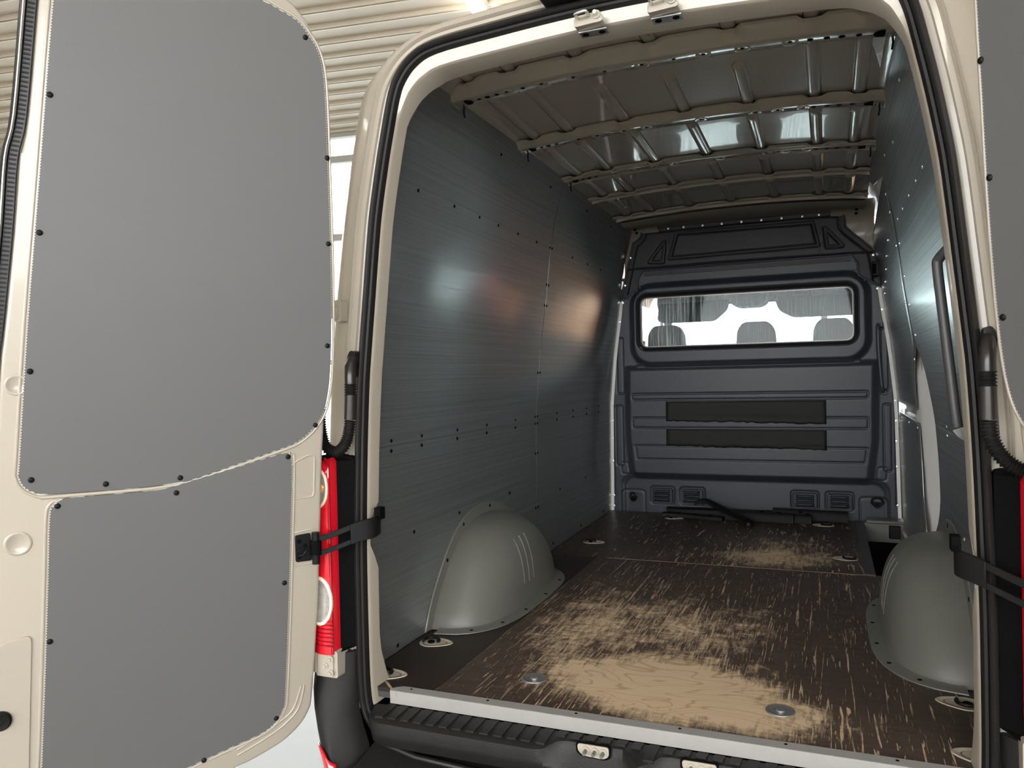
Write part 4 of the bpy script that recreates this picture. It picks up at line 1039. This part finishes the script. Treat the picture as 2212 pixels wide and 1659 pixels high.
trim_piece('trim_strip', 'flat black clipped trim strip nearest the plain wall', [(-.505, 3.00, .002), (-.38, 2.985, .002), (-.25, 2.955, .002), (-.12, 2.925, .002)], .030, .016, clips([(-.46, 2.99, .014), (-.40, 2.985, .014), (-.3, 2.96, .014), (-.2, 2.95, .014)]), BLACK)
trim_piece('trim_strip', 'short black trim end with a square socket, right of the half round channel', [(.29, 2.965, .002), (.33, 2.96, .002), (.385, 2.955, .002)], .022, .034, clips([(.36, 2.955, .045)]))
trim_piece('wiper_arm', 'curved black wiper like arm lying across the top of the heap', [(-.30, 3.02, .075), (-.24, 3.01, .095), (-.17, 2.98, .072), (-.08, 2.91, .046), (.0, 2.83, .028), (.045, 2.79, .016)], lambda u: .034 - .012 * u, .016, (lambda t: put('pivot', MB().lathe((.040, 2.785, .0), (0, 0, 1), [(.026, 0), (.028, .010), (.024, .024), (.012, .028), (0, .028)], 16), BLACK, t)), cat='wiper arm')

# ------------------------------------------------------------------ rear bumper and step
bp_ = empty('rear_bumper', (0, -.12, -.40), 'dark grained plastic rear bumper below the opening', 'bumper')
# centre section
cen = [(-.020, -.150), (-.070, -.158), (-.120, -.170), (-.205, -.180), (-.235, -.200), (-.245, -.26), (-.235, -.36), (-.20, -.43), (.02, -.44)]
put('bumper_centre', MB().grid([[(x, y + .03 * (abs(x) / .78) ** 3, z) for y, z in cen] for x in np.linspace(-.775, .775, 25)]), BUMPER, bp_, smooth=35)
def bumper_corner(s):
    secs = [(.112, -.004), (.052, 0), (.0, .012), (-.05, .026), (-.10, .040), (-.15, .055), (-.20, .066), (-.26, .072), (-.34, .066), (-.44, .04)]
    rows = []
    def tuck(z): return interp(-z, [(0, .004), (.05, .015), (.10, .034), (.13, .046), (.17, .068), (.21, .088), (.30, .12), (.44, .15)])
    def line(z, f):
        ins = .822 if z > -.06 else lerp(.822, .778, min(1, (-.06 - z) / .10))
        if z < -.15: ins = .778
        q = tuck(z)
        pts = [(ins, -.012 - f * .4), (ins + .012, -.035 - f * .8), (.870 - q * .6, -.060 - f * 1.1), (.915 - q, -.070 - f * 1.15), (.950 - q, -.058 - f * 1.0), (.975 - q, -.025 - f * .6), (.990 - q, .03 - f * .2), (.997 - q, .12)]
        return [tuple(p) for p in spline([(s * x, y, z) for x, y in pts], 4)]
    rows = [line(z, f) for z, f in secs]
    rows.insert(0, [(x, y * .6 + .012, z + .004) for x, y, z in rows[0]])
    put('bumper_corner', MB().grid(rows), BUMPER, bp_, smooth=50)
    def fz(z): return interp(-z, [(-a, f) for a, f in secs][::1])
    rr_ = []
    for k in range(8):
        row = []
        for j in range(9):
            zt = -.128 - .042 * (8 - j) / 8
            z = lerp(zt, -.235, k / 7)
            L_ = line(z, fz(z)); i = 7 + j * .95
            i0 = int(i); u = i - i0; p = [lerp(a, b, u) for a, b in zip(L_[i0], L_[i0 + 1])]
            row.append((p[0] * 1.004, p[1] - .009 - .016 * (8 - j) / 8, z))
        rr_.append(row)
    rf = put('reflector', MB().grid(rr_), REDL, bp_, smooth=60)
    md = rf.modifiers.new('thick', 'SOLIDIFY'); md.thickness = .006
bumper_corner(-1); bumper_corner(1)
# step pad with raised treads
sp_ = empty('step_pad', (0, -.06, -.1), 'worn black plastic step pad with raised treads along the sill', 'step')
def padx(s): return s
rows = []
for x in np.linspace(-.765, .86, 66):
    e = max(0, (abs(x) - .70) / .07) if x < 0 else max(0, (x - .80) / .07)
    e = min(1, e)
    dip = 0
    for xs_ in (-.095, .175):
        q = abs(x - xs_); dip = max(dip, max(0, min(1, (.125 - q) / .04)))
    fy = lerp(-.108, -.050, e ** 2); bz = -.036 - .004 * e
    fz = -.052 + .016 * dip
    rows.append([(x, -.014, bz - .02), (x, -.014, bz), (x, lerp(-.040, -.03, e), bz - .002), (x, lerp(lerp(fy + .018, fy + .02, e), -.050, dip), bz - .006 + .004 * dip), (x, lerp(fy + .004, -.054, dip), lerp(fz, -.040, dip)), (x, lerp(fy, -.060, dip), lerp(-.080, -.068, dip)), (x, lerp(fy + .002, -.088, dip), -.092), (x, fy + .012, -.118), (x, -.030, -.132)])
put('pad', MB().grid(rows), STEP, sp_, smooth=38)
tm = MB()
tread = None
for x in np.arange(-.71, .845, .0405):
    if min(abs(x + .095), abs(x - .175)) < .115: yb0 = -.044
    else: yb0 = -.090
    m = MB().prism([(-.0125, -.016), (.0135, -.016), (.0105, yb0), (-.0155, yb0)], lambda a, y, w: (x + a, y, w + (-.037 if y > -.05 else -.0425)), -.004, .0045)
    put('tread', m, STEP, sp_, bev=.001)
put('seam_lip', MB().tube([(-.74, -.050, -.132), (-.6, -.080, -.142), (-.3, -.098, -.146), (.3, -.1, -.146), (.8, -.09, -.146)], .008, 8), RUBBER, sp_)
for x, lab in ((-.090, 'cream latch striker in the step recess nearer the left tail lamp'), (.178, 'cream latch striker in the step recess, right of its twin')):
    t = empty('step_striker', (x, -.06, -.045), lab, 'latch', 'latch strikers in the step')
    put('recess', MB().prism(fillet([(x - .046, -.032), (x + .046, -.032), (x + .046, -.062), (x + .03, -.070), (x - .03, -.068), (x - .046, -.058)], .008), lambda a, z, w: (a, w, z), -.066, -.058), BLACKM, t)
    put('mount_plate', MB().prism(fillet([(x - .041, -.034), (x + .042, -.034), (x + .042, -.058), (x + .026, -.066), (x - .026, -.064), (x - .04, -.053)], .008), lambda a, z, w: (a, w, z), -.069, -.065), CREAM, t, bev=.001)
    for dx in (-.018, .006, .028):
        put('bolt', MB().tube([(x + dx, -.067, -.048), (x + dx, -.090, -.050)], .0048, 10), DARKST, t)
        put('collar', MB().lathe((x + dx, -.0685, -.048), (0, -1, 0), [(.0095, 0), (.0095, .004), (0, .004)], 12), CREAM, t)

# ------------------------------------------------------------------ tail lamps
def tail_lamp(s, label):
    t = empty('tail_lamp', (s * .9, -.02, .12), label, 'tail lamp')
    put('lamp_body', MB().prism(fillet([(.815, .132), (.861, .118), (.905, .118), (.905, .70), (.861, .70), (.815, .690)], [.002, .002, .004, .03, .02, .01]), lambda x, z, w: (s * x, w if w > 0 else -.028 - max(0, min(1, (x - .815) / .045)) * .052, z), -.030, .05), BLACKM, t, bev=.006)
    rows = []
    for z in np.linspace(.118, .692, 26):
        e = max(0, (z - .655) / .037)
        top = (1 - min(1, e) ** 3 * .55)
        a = .859
        bul = .010 if z > .36 else .0
        rows.append([(s * x, y, z) for x, y in ((a, -.04), (a, -.084), (a + .006, -.046 - .046 * top), (a + .022, -.046 - .050 * top), (a + .045, -.046 - .048 * top), (a + .072, -.046 - .036 * top), (a + .100, -.050), (a + .125, -.005), (a + .142, .06))])
    put('red_lens', MB().grid(rows), REDL, t, smooth=50)
    put('lens_edge', MB().tube([(s * .862, -.090, z) for z in np.linspace(.122, .655, 8)] + [(s * .867, -.086, .680), (s * .878, -.084, .690)], .0045, 8), REDD, t)
    for z, r in ((.605, .062), (.275, .072)):
        put('lamp_rim', MB().lathe((s * .900, -.092, z), (0, -1, 0), [(r * .86, .002), (r * .86, .008), (r * .93, .009), (r, .006), (r, 0)], 32, sx=.62), RIMY, t)
        put('clear_reflector', MB().lathe((s * .900, -.094, z), (0, -1, 0), [(r * .86, .006), (r * .6, .003), (r * .3, .002), (0, .004)], 28, sx=.62), CLEARL, t)
    put('amber_bulb', MB().lathe((s * .892, -.098, .605), (0, -1, 0), [(.018, 0), (.018, .006), (.010, .010), (0, .011)], 14), AMBER, t)
    for k in range(7):
        put('lens_rib', MB().tube([(s * .857, -.096, .145 + k * .012), (s * .894, -.096, .145 + k * .012), (s * .922, -.086, .145 + k * .012)], .0028, 6), REDD, t)
tail_lamp(-1, 'red tail lamp with round clear reflectors beside the open left door')
tail_lamp(1, 'dark red tail lamp edge behind the right door strap')
# hinge brackets bolted on the body corners
def hinge_bracket(s, z0, z1, x0, x1, label, big):
    t = empty('hinge_bracket', (s * (x0 + x1) / 2, -.05, z0), label, 'hinge', 'cream door hinge brackets')
    put('plate', MB().prism(rrect(x0, x1, z0, z1, .008), lambda x, z, w: (s * x, w, z), -.085 if big else -.028, -.03 if big else .004), CREAM, t, bev=.003)
    put('raised_plate', MB().prism(rrect(x0 + .012, x1 - (0 if not big else .01), z0 + .012, z1 - .010, .010), lambda x, z, w: (s * x, w, z), -.091 if big else -.034, -.085 if big else -.028), CREAM, t, bev=.003)
    pts = ((.75, .72), (.5, .45), (.75, .2)) if big else ((.35, .78), (.35, .24))
    for fx, fz in pts:
        x, z = lerp(x1, x0, fx), lerp(z0, z1, fz)
        put('hinge_bolt', MB().lathe((s * x, -.091 if big else -.034, z), (0, -1, 0), [(.010, 0), (.010, .004), (.006, .005), (.005, .009), (0, .0095)], 12), CREAM, t)
    put('knuckle', MB().tube([(s * (x1 + .004), -.075 if big else -.03, z0 + .01), (s * (x1 + .004), -.075 if big else -.03, z1 - .01)], .012, 12), CREAM, t)
hinge_bracket(-1, .050, .128, .850, .925, 'cream bolted hinge bracket under the left tail lamp', True)
hinge_bracket(1, .050, .128, .850, .925, 'cream bolted hinge bracket under the right tail lamp', True)
hinge_bracket(-1, 1.09, 1.155, .846, .875, 'cream hinge bracket high on the left body corner', False)
hinge_bracket(1, 1.09, 1.155, .846, .875, 'cream hinge bracket high on the right body corner', False)

# corrugated wiring conduits from body to doors
def conduit(s, label, tail):
    t = empty('wiring_conduit', (s * .81, -.04, .96), label, 'conduit')
    put('grommet', MB().prism(fillet([(.796, .925), (.822, .925), (.826, .985), (.815, 1.004), (.800, 1.0)], .010), lambda x, z, w: (s * x, w, z), -.034, .0), RUBBER, t, bev=.005)
    put('elbow', MB().tube([(s * .808, -.012, .982), (s * .807, -.034, .976), (s * .804, -.052, .955), (s * .802, -.056, .925), (s * .802, -.056, .905)], [.010, .014, .0165, .0165, .0165], 14), BRONZE, t)
    pa = spline(tail, 14)
    def hose(path, r, per, name):
        # equal arc length resample with a rippled radius
        L = [0.0]
        for a, b in zip(path, path[1:]): L.append(L[-1] + (b - a).length)
        n = int(L[-1] / per * 6); pts, rad = [], []
        j = 0
        for k in range(n + 1):
            d = L[-1] * k / n
            while j < len(L) - 2 and L[j + 1] < d: j += 1
            u = (d - L[j]) / max(1e-9, L[j + 1] - L[j])
            pts.append(path[j].lerp(path[j + 1], u)); rad.append(r + .0022 * math.sin(2 * PI * d / per))
        put(name, MB().tube(pts, rad, 12), RUBBERD, t, smooth=60)
    a = Vector(pa[0])
    hose([Vector((s * .802, -.056, .906)), Vector((s * .802, -.056, .872))], .0165, .0075, 'neck_bellows')
    put('sleeve', MB().tube([(s * .802, -.056, .874), a + Vector((0, 0, .004))], .0175, 16), BRONZE, t)
    hose(pa, .0155, .0075, 'corrugated_hose')
conduit(-1, 'black corrugated wiring conduit looping behind the left door edge', [(-.806, -.056, .798), (-.812, -.056, .762), (-.828, -.058, .724), (-.855, -.062, .707), (-.882, -.068, .722), (-.893, -.074, .765), (-.893, -.080, .815), (-.888, -.086, .86)])
conduit(1, 'black corrugated wiring conduit curving towards the right door', [(.802, -.056, .798), (.806, -.056, .765), (.822, -.060, .728), (.848, -.068, .702), (.880, -.078, .690), (.905, -.088, .70)])

# door check straps
def strap(s, A, B, label, hook):
    t = empty('door_check_strap', A, label, 'door strap', 'black door check straps')
    A, B = Vector(A), Vector(B)
    P = spline([A, A.lerp(B, .35) + Vector((0, hook * .4, .0)), A.lerp(B, .72) + Vector((0, hook, .003)), B + Vector((0, hook * .3, 0)), B + Vector((s * .006, .04, .004))], 8)
    def band(h0, h1, i0, i1, th=.004):
        rows = []
        for i in range(i0, i1 + 1):
            p = P[i]; a, b = P[max(0, i - 1)], P[min(len(P) - 1, i + 1)]
            d = (b - a).normalized(); nrm = Vector((-d.y, d.x, 0)).normalized() * th
            rows.append([p + nrm + Vector((0, 0, h0)), p + nrm + Vector((0, 0, h1)), p - nrm + Vector((0, 0, h1)), p - nrm + Vector((0, 0, h0))])
        m = MB().grid(rows, close_v=True); k = len(rows)
        m.f += [(3, 2, 1, 0), tuple((k - 1) * 4 + j for j in range(4))]
        return m
    n = len(P) - 1; mid = int(n * .46)
    put('upper_band', band(.014, .030, 0, mid), BLACK, t, bev=.001)
    put('lower_band', band(-.026, -.012, 0, mid), BLACK, t, bev=.001)
    put('wide_band', band(-.027, .031, mid, n, .0055), BLACK, t, bev=.0015)
    put('door_pivot', MB().tube([A + Vector((0, 0, -.045)), A + Vector((0, 0, .045))], .011, 12), BLACK, t)
    put('pivot_sleeve', MB().tube([A + Vector((0, 0, -.018)), A + Vector((0, 0, .022))], .016, 14), BLACKM, t)
    put('body_pin', MB().box(B.x - .010, B.x + .010, B.y + .02, B.y + .05, B.z + .02, B.z + .055), BLACKM, t, bev=.002)
    return t
# ------------------------------------------------------------------ rear doors, swung out past square
DP = Vector((-.8205, -.14, 1.015))
DH = Vector((-math.sin(math.radians(38)), -math.cos(math.radians(38)), 0))
V1 = Vector((.0365, -.032, .515)); V1 = V1 / V1.z
DN = DH.cross(V1).normalized()                  # towards the outer skin
DV = DN.cross(DH)
if DV.z < 0: DV = -DV
DI = -DN                                        # towards the viewer, the inner face
UP_ = [(.644, .798), (.682, .396), (.715, .051), (.741, -.278), (.744, -.306), (.734, -.335), (.712, -.352), (.683, -.3585), (.554, -.361), (.464, -.3605), (.392, -.356), (.341, -.347), (.187, -.302), (.105, -.277), (.067, -.257), (.034, -.226), (.011, -.188), (-.0015, -.142), (-.009, -.07), (-.012, .061), (-.009, .254), (-.002, .444), (.005, .629), (.013, .739), (.029, .797), (.054, .834), (.085, .864), (.133, .883), (.18, .897), (.35, .922), (.55, .935), (.60, .925), (.628, .89)]
LO_ = [(.716, -1.047), (.702, -.8), (.690, -.568), (.683, -.419), (.674, -.388), (.649, -.3735), (.60, -.3725), (.453, -.3725), (.40, -.365), (.376, -.359), (.25, -.329), (.124, -.299), (.108, -.303), (.099, -.327), (.103, -.525), (.111, -.792), (.120, -1.009), (.126, -1.035), (.139, -1.060), (.178, -1.091), (.266, -1.112), (.386, -1.141), (.55, -1.185), (.68, -1.215), (.715, -1.20), (.722, -1.15)]
SHEET = [(.007, -.241), (.000, -.10), (-.016, .05), (-.020, .25), (-.012, .444), (.000, .629), (.009, .745), (.020, .80), (.035, .834), (.060, .876), (.085, .900), (.106, .914), (.18, .938), (.32, .958), (.52, .968), (.63, .955), (.655, .93),
         (.670, .82), (.674, .792), (.701, .53), (.717, .447), (.721, .432), (.736, .265), (.760, .051), (.773, -.057), (.790, -.30), (.808, -.60), (.828, -.95), (.842, -1.22), (.830, -1.30), (.78, -1.325),
         (.60, -1.285), (.40, -1.225), (.254, -1.180), (.217, -1.172), (.140, -1.145), (.10, -1.122), (.067, -1.092), (.048, -1.060), (.040, -1.028), (.029, -.877), (.020, -.685), (.015, -.508), (.011, -.334)]
SCU = [(.656, .583), (.685, .265), (.713, -.06), (.718, -.32), (.56, -.344), (.388, -.343), (.034, -.223), (0, 0), (-.002, .283), (.002, .516), (.062, .824)]
SCL = [(.665, -.389), (.398, -.382), (.11, -.308), (.121, -.666), (.145, -1.058), (.339, -1.129), (.69, -.725), (.70, -1.12)]
def rear_door(s, label):
    def W(u, v, w):
        p = DP + DH * u + DV * v + DI * w
        return (p.x if s < 0 else -p.x, p.y, p.z)
    base = W(.4, -1.25, -.03)
    t = empty('rear_door', base, label, 'door')
    sheet = [(p.x, p.y) for p in spline([(u, v, 0) for u, v in SHEET], 3, closed=True)]
    ctr = (.37, -.15)
    def inset(poly, d):
        out = []; n = len(poly)
        for i in range(n):
            a, b = poly[i - 1], poly[(i + 1) % n]
            tx, ty = b[0] - a[0], b[1] - a[1]; l = math.hypot(tx, ty) + 1e-9
            nx, ny = -ty / l, tx / l
            if (ctr[0] - poly[i][0]) * nx + (ctr[1] - poly[i][1]) * ny < 0: nx, ny = -nx, -ny
            out.append((poly[i][0] + nx * d, poly[i][1] + ny * d))
        return out
    # stamped inner sheet: rounded rim, flat border, shallow recess behind the boards
    m = MB()
    rings = [(sheet, -.055), (sheet, -.010), (inset(sheet, .0015), -.005), (inset(sheet, .005), -.0015), (inset(sheet, .010), 0.0)]
    m.grid([[W(u, v, w) for u, v in r] for r, w in rings], close_v=True)
    k = len(m.v) - len(sheet)
    m.f.append(tuple(range(k, k + len(sheet))))
    put('inner_sheet', m, CREAM, t, smooth=40)
    outer = inset(sheet, -.012)
    m = MB(); m.grid([[W(u, v, w) for u, v in r] for r, w in ((outer, -.056), (outer, -.066), (inset(sheet, .03), -.074))], close_v=True)
    k = len(m.v) - len(sheet); m.f.append(tuple(range(k, k + len(sheet)))); m.f.append(tuple(range(len(sheet) - 1, -1, -1)))
    put('outer_skin', m, CREAM, t, smooth=40)
    # fluted boards with rolled sheet edge round them
    for poly, nm, scs, lab in ((UP_, 'upper_board', SCU, 'large grey board over the upper door'), (LO_, 'lower_board', SCL, 'grey board over the lower door')):
        pl = [(p.x, p.y) for p in spline([(u, v, 0) for u, v in poly], 3, closed=True)]
        lat = inset(pl, .0)
        o = put(nm, MB().prism(inset(pl, .0012), lambda u, v, w: W(u, v, w), .001, .0052), DOORG, t, smooth=30, label=lab)
        put('board_edge', MB().ring_prism(pl, inset(pl, .0016), lambda u, v, w: W(u, v, w), .0012, .0048), FLUTE, o, smooth=0)
        sc = put('screw', MB().lathe((0, 0, 0), (0, 0, 1), [(.0072, -.0004), (.0070, .0014), (.0048, .0034), (.0018, .004), (.0014, .0026), (0, .0026)], 12), BLACK, o)
        n_ = Vector(W(0, 0, 1)) - Vector(W(0, 0, 0))
        eul = n_.to_track_quat('Z', 'Y').to_euler()
        copies(sc, [W(u, v, .0054) for u, v in scs], o, rot=eul)
        # raised bead of the pressed sheet beside the board
        bead = inset(pl, -.0075)
        put('pressed_bead', MB().tube([W(u, v, -.0012) for u, v in bead], .0042, 8, closed=True), CREAM, t, smooth=70)
    # ridge pressed between the boards
    rid = [(.70, -.366), (.55, -.3665), (.46, -.3660), (.395, -.361), (.34, -.350), (.20, -.311), (.12, -.288), (.085, -.276)]
    put('pressed_ridge', MB().tube([W(p.x, p.y, -.001) for p in spline([(u, v, 0) for u, v in rid], 4)], .0055, 8), CREAM, t, smooth=70)
    # small pressed frame near the hinge edge, dimples, corner folds
    fr = fillet([(.101, -.346), (.099, -.335), (.084, -.322), (.052, -.308), (.034, -.309), (.036, -.420), (.040, -.428), (.088, -.430), (.094, -.424)], .008, 4)
    put('pressed_frame', MB().tube([W(u, v, -.0006) for u, v in fr], .0032, 6, closed=True), CREAM, t, smooth=70)
    for off in (.018, .034):
        arc = [(p.x, p.y) for p in spline([(.055 + off * .5, -.98, 0), (.062 + off, -1.045, 0), (.105 + off * .9, -1.098 + off * .7, 0), (.17 + off * .4, -1.132 + off, 0), (.25, -1.160 + off, 0)], 6)]
        put('corner_fold', MB().tube([W(u, v, -.0010) for u, v in arc], .0036, 6), CREAM, t, smooth=70)
    for u, v, r in ((.749, -.473, .030), (.741, -.092, .026)):
        m = MB(); m.grid([[W(u + r * k * math.cos(a), v + r * k * math.sin(a), h) for a in np.linspace(0, 2*PI, 28, endpoint=False)] for k, h in ((1.0, .0002), (.92, .0024), (.8, .0030), (.7, .0006), (0.001, .0004))], close_v=True)
        put('pressed_dimple', m, CREAM, t, smooth=70)
    # raised latch field low on the free edge with the round black button
    lf = fillet([(.727, -.70), (.800, -.715), (.822, -1.12), (.745, -1.10)], .02, 5)
    put('latch_field', MB().prism(lf, lambda u, v, w: W(u, v, w), -.001, .004), CREAM, t, bev=.003, seg=3)
    put('door_button', MB().grid([[W(.797 + r * math.cos(a), -.902 + r * math.sin(a), h) for a in np.linspace(0, 2*PI, 24, endpoint=False)] for r, h in ((.024, .004), (.024, .010), (.019, .014), (.012, .012), (.001, .0125))], close_v=True), BLACK, t, smooth=40)
    # rubber seal on the free edge with ribbed flank
    le = [(.655, .93), (.670, .82), (.674, .792), (.701, .53), (.721, .432), (.736, .265), (.760, .051), (.773, -.057), (.790, -.30), (.808, -.60), (.828, -.95), (.842, -1.22)]
    lp = spline([(u, v, 0) for u, v in le], 4)
    prof = [(.002, -.002), (.004, -.012), (.021, -.014), (.024, -.004), (.031, -.002), (.036, -.010), (.036, -.030), (.002, -.034)]
    m = MB(); m.grid([[W(p.x + a, p.y, b) for a, b in prof] for p in lp], close_v=True)
    so = put('edge_seal', m, RUBBER, t, smooth=35)
    rb = MB()
    v = -1.2
    le_u = sorted([(b, a) for a, b in le])
    while v < .92:
        u = interp(v, le_u)
        rb.prism([(u + .006, v), (u + .020, v + .0012), (u + .020, v + .0052), (u + .006, v + .004)], lambda a, b, w: W(a, b, w), -.0135, -.0105)
        v += .0105
    tag(put('seal_ribs', rb, RUBBERD, so, smooth=0), kind='stuff')
    put('lip_edge', MB().grid([[W(p.x + a, p.y, b) for a, b in ((.024, -.0025), (.0275, .0005), (.030, -.0015))] for p in lp]), STEEL, so, smooth=40)
    # strap plate with screws near the hinge edge
    pl = fillet([(.0905, -.535), (.047, -.532), (.043, -.612), (.0885, -.612)], .006, 4)
    sp2 = put('strap_plate', MB().prism(pl, lambda u, v, w: W(u, v, w), -.001, .006), BLACK, t, bev=.0015)
    for u, v in ((.080, -.552), (.080, -.597), (.063, -.566)):
        put('plate_screw', MB().grid([[W(u + r * math.cos(a), v + r * math.sin(a), h) for a in np.linspace(0, 2*PI, 12, endpoint=False)] for r, h in ((.006, .006), (.006, .009), (.001, .010))], close_v=True), BLACKM, sp2, smooth=40)
    put('spring_hook', MB().tube([W(u, v, .012) for u, v in ((.090, -.582), (.078, -.575), (.070, -.572), (.062, -.580), (.070, -.590), (.084, -.592))], .0028, 6), BLACK, sp2)
    # frame round the plate
    put('plate_frame', MB().tube([W(u, v, -.0008) for u, v in fillet([(.097, -.528), (.040, -.522), (.034, -.622), (.096, -.624)], .008, 4)], .003, 6, closed=True), CREAM, t, smooth=70)
    return W
WL = rear_door(-1, 'left rear door, cream with two grey boards, swung wide open')
WR = rear_door(1, 'right rear door, cream with a grey board, mostly outside the frame')
for s, W in ((-1, WL), (1, WR)):
    A = Vector(W(.036, -.573, .020))
    strap(s, A, (s * .742, -.045, .487), 'black door check strap with two bands, ' + ('crossing in front of the left tail lamp' if s < 0 else 'from the right jamb to the right door'), -.012)
